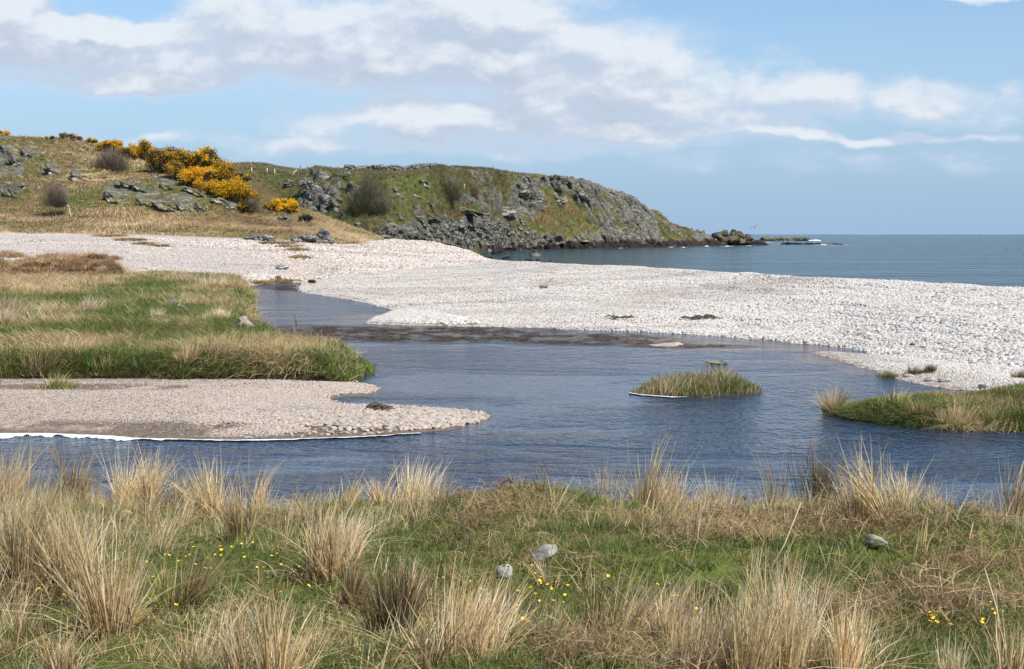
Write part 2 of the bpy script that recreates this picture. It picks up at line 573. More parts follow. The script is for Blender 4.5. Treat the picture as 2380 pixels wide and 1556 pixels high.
def mat_stream():
    m, g, b, o = new_mat('stream_water')
    p = g.n('ShaderNodeTexCoord').outputs['Object']
    shallow = attr(g, 'shallow', 'Fac')
    rif = attr(g, 'riffle', 'Fac')
    n = g.noise(p, 3.0, 5, 0.7)
    rif2 = g.math('MULTIPLY', rif, g.ramp(g.noise(g.vec('MULTIPLY', p, (0.7, 0.35, 1)), 2.2, 6, 0.7), 0.38, 0.55))
    c = g.mix(rif2, (0.024, 0.039, 0.068), (0.010, 0.007, 0.006))
    c = g.mix(shallow, c, g.mix(n, (0.06, 0.040, 0.032), (0.20, 0.14, 0.11)))
    g.put(b.inputs['Base Color'], c)
    b.inputs['Roughness'].default_value = 0.13
    b.inputs['IOR'].default_value = 1.33
    g.put(b.inputs['Specular IOR Level'], g.ramp(rif2, 0, 1, 0.5, 0.05))
    w1 = g.noise(g.vec('MULTIPLY', p, (1.0, 0.75, 1)), 3.4, 3, 0.55, 0.3)
    w2 = g.noise(g.vec('MULTIPLY', p, (1.0, 0.8, 1)), 11.0, 2, 0.5)
    gust = g.ramp(g.noise(g.vec('MULTIPLY', p, (0.30, 0.62, 1)), 0.42, 6, 0.62, 1.6), 0.40, 0.60, 0.28, 1.0)
    w3 = g.noise(g.vec('MULTIPLY', p, (1.0, 0.5, 1)), 9.0, 4, 0.65, 0.8)
    h = g.math('ADD', g.math('MULTIPLY', w1, 0.066), g.math('MULTIPLY', w2, 0.040))
    sy = g.n('ShaderNodeSeparateXYZ')
    g.put(sy.inputs[0], p)
    gust = g.math('MULTIPLY', gust, g.ramp(sy.outputs[1], 20, 60, 1.0, 1.9))
    h = g.math('ADD', g.math('MULTIPLY', h, gust), g.math('MULTIPLY', g.math('MULTIPLY', w3, rif), 0.34))
    bp = g.n('ShaderNodeBump')
    bp.inputs['Strength'].default_value = 1.0
    bp.inputs['Distance'].default_value = 1.0
    g.put(bp.inputs['Height'], h)
    g.put(b.inputs['Normal'], bp)
    d = g.n('ShaderNodeBsdfDiffuse')
    g.put(d.inputs[0], g.mix(g.ramp(w3, .4, .6), (0.010, 0.008, 0.008), (0.085, 0.062, 0.048)))
    mx = g.n('ShaderNodeMixShader')
    g.put(mx.inputs[0], g.math('MULTIPLY', rif2, 0.8)); g.put(mx.inputs[1], b); g.put(mx.inputs[2], d)
    g.put(o.inputs[0], mx)
    return m
def mat_sea():
    m, g, b, o = new_mat('sea_water')
    p = g.n('ShaderNodeTexCoord').outputs['Object']
    big = g.noise(g.vec('MULTIPLY', p, (0.5, 1.0, 1)), 0.012, 4, 0.6)
    c = g.mix(big, (0.012, 0.035, 0.050), (0.022, 0.055, 0.062))
    cap = g.noise(g.vec('MULTIPLY', p, (0.35, 0.10, 1)), 0.10, 4, 0.62)
    far = g.n('ShaderNodeSeparateXYZ')
    g.put(far.inputs[0], p)
    capm = g.math('MULTIPLY', g.ramp(cap, 0.715, 0.74), g.ramp(far.outputs[1], 420, 1100))
    c = g.mix(capm, c, (0.75, 0.77, 0.78))
    g.put(b.inputs['Base Color'], c)
    g.put(b.inputs['Roughness'], g.ramp(capm, 0, 1, 0.12, 0.9))
    b.inputs['IOR'].default_value = 1.33
    w1 = g.noise(g.vec('MULTIPLY', p, (0.6, 1.0, 1)), 0.45, 5, 0.62)
    w2 = g.noise(g.vec('MULTIPLY', p, (0.6, 1.0, 1)), 2.2, 3, 0.6)
    w0 = g.noise(g.vec('MULTIPLY', p, (0.35, 1.0, 1)), 0.07, 4, 0.6, 0.5)
    bp = g.n('ShaderNodeBump')
    bp.inputs['Distance'].default_value = 1.0
    g.put(bp.inputs['Height'], g.math('ADD', g.math('MULTIPLY', w0, 7.0), g.math('ADD', g.math('MULTIPLY', w1, 1.7), g.math('MULTIPLY', w2, 0.36))))
    g.put(b.inputs['Normal'], bp)
    return m
M_PLANT, M_GROUND, M_PEBBLE, M_SHINGLE, M_CLIFF = mat_plant(), mat_ground(), mat_pebble(), mat_shingle(), mat_cliff()
M_STREAM, M_SEA = mat_stream(), mat_sea()
M_SPITSTONE = mat_pebble('spit_stone', (.76, .715, .665))
M_DULL = mat_pebble('dull_stone', (.55, .54, .52))
M_BEACHSTONE = mat_pebble('beach_stone', (1.02, 1.0, .98))
M_CRAG = mat_rock('lichened_crag', (0.20, 0.192, 0.16), 1.0, 1.1, (0.15, 0.14, 0.05))
M_CLIFFROCK = mat_rock('headland_crag', (0.178, 0.172, 0.140), 0.75, 0.62, (0.14, 0.14, 0.05))
M_SCREE = mat_rock('scree_rock', (0.175, 0.168, 0.14), 0.5, 1.0)
M_GREY = mat_rock('grey_boulder', (0.215, 0.21, 0.185), 0.5, 0.7)
M_DARK = mat_rock('tidal_rock', (0.035, 0.028, 0.025), 0.0, 0.8)
M_SEAROCK = mat_rock('sea_rock', (0.125, 0.118, 0.095), 0.35, 0.35, (0.14, 0.125, 0.05))
M_FIELD = mat_plain('field_stone', (0.12, 0.118, 0.10), (0.52, 0.51, 0.47), 9)
M_MOSSY = mat_plain('mossy_stone', (.17, .15, .05), (.46, .44, .38), 11)
M_SLAB = mat_rock('green_slab', (0.30, 0.36, 0.33), 0.0, 3.0)
M_DRYSTONE = mat_rock('dry_stone', (0.20, 0.20, 0.185), 0.55, 2.0)
M_BONEWOOD = mat_plain('bleached_wood', (0.13, 0.095, 0.07), (0.46, 0.39, 0.31), 5, 0.85, (1, 1, 4))
M_POST = mat_plain('post_wood', (0.12, 0.10, 0.085), (0.24, 0.21, 0.18), 6, 0.9, (1, 1, 0.2))
M_PALEPOST = mat_plain('pale_wood', (0.45, 0.42, 0.38), (0.7, 0.68, 0.64), 6, 0.9, (1, 1, 0.2))
M_BARK = mat_plain('pale_bark', (0.30, 0.27, 0.23), (0.55, 0.51, 0.45), 6, 0.9, (1, 1, 0.4))
M_MUD = mat_plain('wet_mud', (0.045, 0.032, 0.022), (0.12, 0.085, 0.06), 6, 0.6)
M_FOAM = mat_plain('foam_white', (0.66, 0.66, 0.62), (0.86, 0.86, 0.83), 14, 0.7)
M_WEED = mat_plain('seaweed_brown', (0.03, 0.022, 0.012), (0.13, 0.095, 0.05), 10, 0.6)

# ------------------------------------------------------------------ the setting: water
SEAZ = -1.0
def build_sea():
    ys = np.concatenate([np.linspace(-60, 400, 24), np.geomspace(460, 60000, 40)])
    xs = np.concatenate([-np.geomspace(60000, 100, 20), np.linspace(-80, 80, 9), np.geomspace(100, 60000, 20)])
    X, Y = np.meshgrid(xs, ys, indexing='ij')
    V = np.stack([X, Y, np.full_like(X, SEAZ)], -1).reshape(-1, 3)
    tag(link('sea', mesh_of('sea', V, grid_faces(*X.shape), M_SEA)), kind='structure')
build_sea()

BAR_CREST = [(690, 684, -.15), (700, 677, .0), (720, 667, .14), (741, 656, .26), (800, 641, .4), (900, 630, .5), (1000, 621, .6), (1100, 612, .75),
             (1135, 606, .85), (1200, 609, .92), (1300, 614, 1.0), (1500, 622, 1.0), (1800, 640, 1.05), (2100, 655, 1.1), (2380, 671, 1.1), (2800, 692, 1.1)]
BAR_WATER = [(690, 684, 0), (700, 681, 0), (741, 686, 0), (800, 695, 0), (850, 704, 0), (900, 718, 0), (950, 733, 0), (1000, 750, 0), (1050, 759, 0), (1200, 762, 0),
             (1500, 770, 0), (1650, 779, 0), (1800, 791, 0), (1950, 806, 0), (2050, 824, 0), (2150, 840, 0), (2280, 862, 0), (2400, 880, 0), (2800, 915, 0)]
def build_stream():
    U = np.linspace(-600, 3000, 420)
    a = np.stack([(U - CXP) / FPX * 9.0, np.full_like(U, 8.0), np.zeros_like(U)], -1)
    cr = row_z(U, BAR_CREST)
    yf = np.where(U > 690, cr[:, 1], 74.0)
    f = np.stack([(U - CXP) / FPX * yf, yf, np.zeros_like(U)], -1)
    T = np.linspace(0, 1, 420) ** 1.6
    P = a[:, None] * (1 - T[None, :, None]) + f[:, None] * T[None, :, None]
    u, v = project(P)
    wob = fbm(P[..., :2] * 0.35, 4, 3) * 12
    shallow = blob(u, v + wob * .4, [(1600, 792, 240, 14), (1780, 808, 260, 12), (1950, 832, 120, 14), (1540, 803, 60, 8), (840, 742, 60, 7), (2010, 860, 80, 12)])
    shallow = np.maximum(shallow * 0.8, 0)
    rif = np.maximum(blob(u, v + wob, [(980, 778, 380, 23), (720, 773, 140, 19), (1330, 787, 260, 17), (1600, 802, 160, 8)]), blob(u, v, [(700, 670, 80, 8)]))
    me = mesh_of('stream', P.reshape(-1, 3), grid_faces(420, 420), M_STREAM, {'shallow': shallow.ravel(), 'riffle': rif.ravel()}, True)
    tag(link('stream', me), kind='structure')
build_stream()

# ------------------------------------------------------------------ the setting: land
def add_relief(P, amp, scale, seed, oct=4):
    P[..., 2] += fbm(P[..., :2] * scale, oct, seed) * amp

# --- the near bank the photographer stands on
def build_bank():
    x = np.linspace(-9, 9, 260)
    y = np.concatenate([np.linspace(-6, 4, 40, endpoint=False), np.linspace(4, 13.6, 210)])
    X, Y = np.meshgrid(x, y, indexing='ij')
    yy = Y - 0.35 * fbm(np.stack([X * .4, Y * 0], -1), 3, 5) + 0.18 * np.clip(X - 1.5, 0, 2)
    Z = np.interp(yy, [-6, 0, 4.6, 7, 9.3, 10.2, 11.2, 12.0, 13.6], [1.25, 1.05, .95, .79, .49, .36, .14, -.12, -.7])
    Z += 0.11 * fbm(np.stack([X, Y], -1) * 0.7, 4, 11) + 0.05 * fbm(np.stack([X, Y], -1) * 2.3, 3, 12)
    for (u, v, yb, r, h) in [(1230, 1180, 9.0, .55, .20), (830, 1150, 9.2, .5, .14), (2010, 1230, 8.6, .8, .16), (1560, 1230, 8.8, .6, .08), (1250, 1230, 8.2, .7, .10), (2200, 1290, 7.6, .7, .12)]:
        c = at_y(u, v, yb)
        Z += h * np.exp(-((X - c[0]) ** 2 + (Y - c[1]) ** 2) / (r * r))
    L = Layer(np.stack([X, Y, Z], -1))
    br = sstep(0.1, .5, fbm(L.P[..., :2] * 1.3, 4, 21))
    c = lerp(np.array([.11, .14, .032]), np.array([.22, .17, .085]), br)
    c = lerp(c, np.array([.05, .04, .03]), sstep(.25, .0, Z))
    L.col = c
    o = tag(link('ground', mesh_of('ground', L.P.reshape(-1, 3), grid_faces(*X.shape), M_GROUND, {'Col': c.reshape(-1, 3)}, True)), kind='structure')
    return L
BANK = build_bank()

# --- meadow on the left of the stream
def px_poly(pts):
    return np.array([at_z(u, v, z) for (u, v, z) in pts])
MEADOW_POLY = px_poly([(-500, 893, 0), (0, 890, 0), (200, 884, 0), (480, 888, 0), (700, 890, 0), (795, 889, 0), (835, 874, 0), (862, 858, 0), (868, 850, .15), (864, 833, .3), (838, 816, .3),
                       (780, 803, .32), (700, 797, .32), (655, 792, .32), (648, 780, .2), (634, 772, .2), (592, 769, .2), (583, 752, 0), (580, 720, 0), (579, 690, 0), (572, 668, 0), (545, 658, 0),
                       (400, 652, 0), (250, 648, 0), (-500, 640, 0)])
def build_meadow():
    x = np.linspace(-36, -1.2, 280)
    y = np.linspace(19, 76, 430)
    X, Y = np.meshgrid(x, y, indexing='ij')
    q = np.stack([X, Y], -1)
    sd = poly_sd(X, Y, MEADOW_POLY) + 0.18 * fbm(q * 1.1, 3, 31)
    Z = np.where(sd > 0, 0.34 * sstep(0, .55, sd) + 0.02, np.maximum(-.5, sd * .6))
    Z += 0.07 * fbm(q * .55, 4, 33) * sstep(0, 1, sd)
    Z += sstep(38, 60, Y) * sstep(-2, -12, X) * .12 * sstep(0, 3, sd)
    L = Layer(np.stack([X, Y, Z], -1))
    L.sd = sd
    u, v = L.u, L.v
    br = np.clip(sstep(0.0, .6, fbm(q * .35 + 3, 4, 35)), 0, 1)
    c = lerp(np.array([.060, .085, .020]), np.array([.17, .13, .06]), br * .8)
    heath = blob(u, v, [(300, 785, 130, 18), (420, 775, 90, 14)])
    c = lerp(c, np.array([.07, .05, .035]), heath)
    c = lerp(c, np.array([.055, .036, .026]), sstep(.30, .12, Z) * (sd < 1.2))
    L.heath = heath
    tag(link('meadow', mesh_of('meadow', L.P.reshape(-1, 3), grid_faces(*X.shape), M_GROUND, {'Col': c.reshape(-1, 3)}, True)), kind='structure')
    return L
MEADOW = build_meadow()

# --- gravel spit in front of the meadow
SPIT_POLY = px_poly([(-500, 1010, 0), (0, 1007, 0), (200, 1011, 0), (430, 1021, 0), (560, 1023, 0), (700, 1020, 0), (900, 1012, 0), (1050, 998, 0), (1110, 985, 0), (1150, 969, 0), (1100, 959, 0),
                     (1000, 950, 0), (900, 944, 0), (835, 942, 0), (795, 936, 0), (772, 927, 0), (800, 921, 0), (850, 921, 0), (882, 914, 0), (893, 906, 0), (870, 898, 0), (830, 890, 0), (700, 880, 0), (-500, 876, 0)])
def build_spit():
    x = np.linspace(-14, .6, 330)
    y = np.linspace(15.4, 24.5, 260)
    X, Y = np.meshgrid(x, y, indexing='ij')
    q = np.stack([X, Y], -1)
    sd = poly_sd(X, Y, SPIT_POLY) + .05 * fbm(q * 2.2, 3, 41)
    Z = np.where(sd > 0, .17 * (1 - np.exp(-np.maximum(sd, 0) ** 1.3 * .45)) + .006, np.maximum(-.4, sd * .35)) + .022 * fbm(q * 1.6, 4, 43)
    L = Layer(np.stack([X, Y, Z], -1))
    L.sd = sd
    u, v = L.u, L.v
    n = fbm(q * .9, 4, 45)
    mud = blob(u, v, [(150, 995, 260, 17), (350, 1000, 320, 22), (620, 1002, 260, 18), (840, 928, 60, 9), (-100, 990, 200, 17), (850, 1003, 160, 9), (200, 900, 300, 8)])
    peb = np.clip(1 - mud * sstep(-.35, .12, n + .5 * fbm(q * 2.5, 3, 46)) - .8 * sstep(900, 878, v), 0, 1)
    peb *= sstep(.02, .35, sd + .15 * n)
    L.peb = peb
    tint = np.tile(np.array([.80, .70, .62]), X.shape + (1,)) * (1 + .15 * n[..., None])
    tag(link('gravel_spit', mesh_of('gravel_spit', L.P.reshape(-1, 3), grid_faces(*X.shape), M_SHINGLE,
        {'Col': tint.reshape(-1, 3), 'peb': peb.ravel() * .85, 'turf': np.zeros(X.size)}, True)), kind='structure')
    return L
SPIT = build_spit()

# --- grassy bank on the right
RIGHT_POLY = px_poly([(1934, 956, 0), (1950, 970, 0), (2000, 980, 0), (2080, 990, 0), (2200, 998, 0), (2380, 1004, 0), (2800, 1010, 0), (2800, 896, .2), (2480, 890, .25), (2380, 886, .25), (2310, 893, .25),
                      (2270, 903, .25), (2200, 908, .22), (2110, 906, .25), (2050, 917, .25), (2010, 916, .25), (1985, 912, .25), (1955, 925, .25), (1936, 945, .1)])
def build_right_bank():
    x = np.linspace(3.8, 13.5, 200)
    y = np.linspace(15.5, 25, 190)
    X, Y = np.meshgrid(x, y, indexing='ij')
    q = np.stack([X, Y], -1)
    sd = poly_sd(X, Y, RIGHT_POLY) + .10 * fbm(q * 1.5, 3, 51)
    Z = np.where(sd > 0, .15 * sstep(0, .5, sd) + .015, np.maximum(-.5, sd * .6)) + .05 * fbm(q * 1.1, 4, 53) * sstep(-.2, .4, sd)
    L = Layer(np.stack([X, Y, Z], -1))
    L.sd = sd
    br = sstep(0, .6, fbm(q * .9, 4, 55))
    c = lerp(np.array([.060, .080, .020]), np.array([.13, .10, .05]), br * .7)
    c = lerp(c, np.array([.035, .024, .018]), sstep(.2, .05, Z))
    tag(link('grass_bank', mesh_of('grass_bank', L.P.reshape(-1, 3), grid_faces(*X.shape), M_GROUND, {'Col': c.reshape(-1, 3)}, True)), kind='structure')
    return L
RIGHT = build_right_bank()

# --- cobble bar between the stream and the sea
def build_bar():
    U = np.concatenate([np.linspace(690, 1200, 330, endpoint=False), np.linspace(1200, 2800, 480)])
    w1 = row_z(U, BAR_WATER)
    cr = row_z(U, BAR_CREST)
    w0 = w1 * np.array([1, 1, 1]); w0[:, 1] -= 1.6; w0[:, 0] *= w0[:, 1] / w1[:, 1]; w0[:, 2] = -.35
    mid = w1 * .62 + cr * .38
    mid[:, 2] = w1[:, 2] * .45 + cr[:, 2] * .55
    bk = cr.copy(); bk[:, 1] += 5; bk[:, 2] -= .25
    bk2 = cr.copy(); bk2[:, 1] += 17; bk2[:, 2] = SEAZ - .6
    P = loft(U, [w0, w1, mid, cr, bk, bk2], [10, 110, 150, 12, 14], 3)
    q = P[..., :2]
    tt = np.linspace(0, 1, P.shape[1])[None] * np.ones((P.shape[0], 1))
    P[..., 2] += .05 * fbm(q * .35, 4, 61) + .03 * fbm(q * 1.5, 3, 63) + .10 * fbm(np.stack([tt * 13, U[:, None] * .0022 + tt * 0], -1), 3, 64) * sstep(.03, .12, tt)
    L = Layer(P)
    n = fbm(q * .2, 4, 65)
    t = np.clip((L.v - 620) / 200, 0, 1)
    tint = lerp(np.array([1.0, .965, .93]), np.array([.98, .98, .96]), t) * (1 + .10 * n[..., None])
    peb = np.ones(P.shape[:2]) * .95
    tag(link('pebble_bar', mesh_of('pebble_bar', P.reshape(-1, 3), grid_faces(*P.shape[:2]), M_SHINGLE,
        {'Col': tint.reshape(-1, 3), 'peb': peb.ravel(), 'turf': np.zeros(peb.size)}, True)), kind='structure')
    return L
BAR = build_bar()
def build_flat(name, poly, h, tint, seed):
    p = px_poly(poly)
    x = np.linspace(p[:, 0].min() - .6, p[:, 0].max() + .6, 150)
    y = np.linspace(p[:, 1].min() - .8, p[:, 1].max() + .8, 90)
    X, Y = np.meshgrid(x, y, indexing='ij')
    q = np.stack([X, Y], -1)
    sd = poly_sd(X, Y, p) + .08 * fbm(q * 1.8, 3, seed)
    Z = np.where(sd > 0, h * (1 - np.exp(-np.maximum(sd, 0) * 1.5)) + .005, np.maximum(-.3, sd * .3)) + .02 * fbm(q * 1.2, 3, seed + 1)
    L = Layer(np.stack([X, Y, Z], -1))
    L.sd = sd
    c = np.tile(np.array(tint), X.shape + (1,))
    tag(link(name, mesh_of(name, L.P.reshape(-1, 3), grid_faces(*X.shape), M_SHINGLE, {'Col': c.reshape(-1, 3), 'peb': np.full(X.size, .8), 'turf': np.zeros(X.size)}, True)), kind='structure')
    return L
SHOAL = build_flat('shingle_spit', [(1880, 820, 0), (1960, 822, 0), (2060, 829, 0), (2200, 842, 0), (2480, 885, 0), (2480, 925, 0), (2200, 905, 0), (2090, 882, 0), (2040, 868, 0), (1995, 852, 0), (1940, 836, 0)], .12, (.95, .86, .80), 71)
SHOAL3 = build_flat('shingle_point', [(846, 752, 0), (862, 742, 0), (900, 728, 0), (960, 720, 0), (1060, 740, 0), (1120, 758, 0), (1000, 757, 0), (900, 755, 0)], .18, (1.0, .95, .91), 77)
SHOAL2 = build_flat('pebble_shoal', [(1508, 802, 0), (1540, 800, 0), (1575, 801, 0), (1560, 805, 0), (1525, 806, 0)], .03, (.9, .78, .7), 75)

# --- the beach further back, the hill above it and the headland
BEACH_TOP = [(-600, 538, 100), (0, 542, 100), (150, 543, 100), (300, 545, 100), (500, 552, 100), (580, 556, 100), (700, 560, 100), (770, 565, 101), (800, 567, 103), (850, 563, 107), (880, 560, 112), (930, 558, 124),
             (980, 560, 130), (1020, 566, 130), (1050, 573, 126), (1090, 584, 118), (1135, 605, 98), (1160, 612, 90)]
def build_beach():
    U = np.linspace(-600, 1160, 620)
    b0 = row_z(U, [(-600, 652, .5), (250, 652, .45), (400, 662, .1), (545, 668, -.05), (560, 665, 0), (640, 660, 0), (700, 657, 0), (741, 654, .05), (800, 645, .33), (900, 633, .45), (1000, 624, .55), (1100, 614, .7), (1135, 608, .8), (1160, 612, .7)])
    top = row_y(U, BEACH_TOP)
    bb = b0.copy(); bb[:, 1] -= 2.5; bb[:, 2] -= .5
    bk = top.copy(); bk[:, 1] += 9; bk[:, 0] *= bk[:, 1] / top[:, 1]
    drop = np.interp(U, [850, 930, 1000], [.2, .9, 2.5])
    bk[:, 2] = top[:, 2] - drop
    bk2 = bk.copy(); bk2[:, 1] += 14; bk2[:, 2] = np.where(U > 930, SEAZ - .5, bk[:, 2] - .8)
    mid = b0 * .5 + top * .5
    mid[:, 2] += np.interp(U, [0, 300, 560, 800, 1160], [.05, .05, -.12, -.10, 0])
    P = loft(U, [bb, b0, mid, top, bk, bk2], [6, 130, 130, 20, 12], 3)
    q = P[..., :2]
    P[..., 2] += .10 * fbm(q * .12, 4, 81) + .04 * fbm(q * .7, 3, 83)
    u, v = project(P)
    P[..., 2] += blob(u, v, [(125, 634, 150, 18), (-120, 630, 160, 26), (235, 645, 50, 12)]) * (.30 + .7 * fbm(q * .5, 4, 86))
    L = Layer(P)
    n = fbm(q * .22, 4, 85)
    jit = n * 5
    turf = blob(u + jit * 4, v + jit, [(300, 559, 40, 2.6), (262, 551, 34, 2.2), (340, 569, 30, 2.6), (375, 575, 20, 2), (640, 565, 50, 2.2), (662, 572, 34, 3.4), (685, 581, 26, 3), (250, 600, 16, 4),
                                       (125, 628, 125, 17), (225, 640, 50, 13), (18, 594, 28, 4), (-120, 626, 150, 26), (60, 645, 160, 12), (650, 655, 36, 4), (600, 657, 30, 3), (780, 566, 60, 3), (690, 599, 26, 4)])
    turf *= sstep(-.35, .15, fbm(q * .9, 3, 87) + turf * .6 - .2)
    gap = blob(u, v, [(30, 604, 55, 5), (40, 628, 60, 4)])
    turf *= 1 - gap
    grey = blob(u + jit * 3, v + jit, [(690, 590, 60, 14), (720, 575, 60, 6), (1000, 566, 60, 4)]) * sstep(-.1, .4, fbm(q * np.array([.6, 1.2]), 3, 89))
    tint = lerp(np.array([1.0, 1.0, 1.0]), np.array([1.06, .97, .91]), sstep(560, 800, u) * sstep(2.4, 1.2, P[..., 2]))
    tint = lerp(tint, np.array([.42, .42, .42]), grey)
    tint = tint * (1 + .07 * n[..., None])
    L.turf = turf
    tag(link('beach', mesh_of('beach', P.reshape(-1, 3), grid_faces(*P.shape[:2]), M_SHINGLE, {'Col': tint.reshape(-1, 3), 'peb': np.full(turf.size, .95), 'turf': turf.ravel()}, True)), kind='structure')
    return L
BEACH = build_beach()

PAL = {'green': np.array([.105, .125, .035]), 'olive': np.array([.155, .145, .058]), 'straw': np.array([.40, .30, .165]), 'rust': np.array([.27, .16, .08]), 'bright': np.array([.105, .145, .036])}
HILL_SKY = [(-700, 300, 145), (-100, 303, 145), (0, 309, 145), (60, 314, 145), (120, 319, 145), (200, 327, 145), (250, 337, 144), (350, 356, 142), (450, 378, 140), (520, 398, 138), (560, 420, 136), (600, 448, 134),
            (640, 470, 132), (700, 492, 130), (760, 516, 128), (820, 538, 128), (880, 556, 128)]
def build_hill():
    U = np.linspace(-700, 880, 720)
    h0 = row_y(U, [(a, b + 3, c - .5) for a, b, c in BEACH_TOP])
    h0[:, 2] -= .25
    h1 = row_y(U, [(-700, 470, 116), (0, 478, 116), (150, 500, 114), (300, 490, 116), (400, 500, 116), (560, 508, 117), (640, 515, 118), (700, 522, 118), (760, 532, 119), (850, 552, 121), (880, 559, 121)])
    h2 = row_y(U, [(-700, 392, 127), (0, 402, 127), (240, 415, 125), (400, 432, 124), (480, 452, 124), (560, 470, 124), (640, 490, 123), (700, 504, 123), (760, 522, 123), (850, 546, 124), (880, 558, 124)])
    h3 = row_y(U, HILL_SKY)
    h4 = h3.copy(); h4[:, 1] += 22; h4[:, 2] -= 1.2
    P = loft(U, [h0, h1, h2, h3, h4], [90, 110, 130, 30], 4)
    q = P[..., :2]
    add_relief(P, .55, .11, 91)
    P[..., 2] += .16 * fbm(q * .6, 4, 93)
    L = Layer(P)
    u, v = L.u, L.v
    low = sstep(470, 505, v + 25 * fbm(q * .1, 3, 90))
    n = fbm(q * .13, 5, 95); n2 = fbm(q * .45, 4, 96); n3 = fbm(q * np.array([.12, .5]), 4, 99)
    c = lerp(PAL['green'], PAL['olive'], sstep(-.5, .3, n2))
    c = lerp(c, PAL['straw'] * .75, sstep(.0, .5, n) * .8)
    rust = np.maximum(blob(u, v, [(330, 415, 200, 14), (150, 470, 140, 25), (440, 500, 200, 16), (60, 480, 110, 20)]) * .9, sstep(.2, .6, n2) * .4)
    c = lerp(c, PAL['rust'], rust * sstep(-.4, .3, n2))
    pas = lerp(PAL['straw'], PAL['rust'], sstep(-.15, .25, n3))
    pas = lerp(pas, PAL['green'], sstep(.15, .55, n) * .6)
    c = lerp(c, pas, low)
    c = lerp(c, PAL['olive'] * .9, sstep(6, 1, v - np.interp(u, [a for a, b, d in BEACH_TOP], [b - 12 for a, b, d in BEACH_TOP])) * 0)
    edge = np.interp(u, [a for a, b, d in BEACH_TOP], [b for a, b, d in BEACH_TOP]) - v
    c = lerp(c, PAL['olive'] * .75, sstep(14, 5, edge + 4 * n2) * sstep(560, 380, u))
    c = lerp(c, PAL['bright'], blob(u, v, [(690, 520, 110, 6), (620, 500, 30, 14), (860, 552, 50, 8)]) * .8)
    spots = [(15, 375, 45, 50), (42, 385, 22, 40), (70, 355, 24, 24), (118, 398, 30, 26), (175, 405, 24, 22), (25, 440, 40, 20), (270, 450, 40, 28), (310, 440, 40, 24), (345, 455, 40, 22), (400, 475, 50, 24), (450, 445, 36, 22),
             (430, 475, 40, 22), (520, 465, 36, 18), (545, 480, 34, 20), (680, 505, 40, 12), (390, 425, 40, 20)]
    rock = blob(u, v, spots) * .55 + .35 * sstep(.35, .75, fbm(q * .35, 4, 97)) * (1 - low)
    L.rock = rock
    P[..., 2] += rock * 1.3 * (ridged(np.stack([q[..., 0] * .45 + P[..., 2] * .3, q[..., 1] * .5, P[..., 2] * 1.1], -1), 5, 98) - .45)
    tag(link('hill', mesh_of('hill', P.reshape(-1, 3), grid_faces(*P.shape[:2]), M_CLIFF, {'Col': c.reshape(-1, 3), 'rock': rock.ravel(), 'wet': np.zeros(rock.size)}, True)), kind='structure')
    L.low = low; L.rust = rust
    return L
HILL = build_hill()

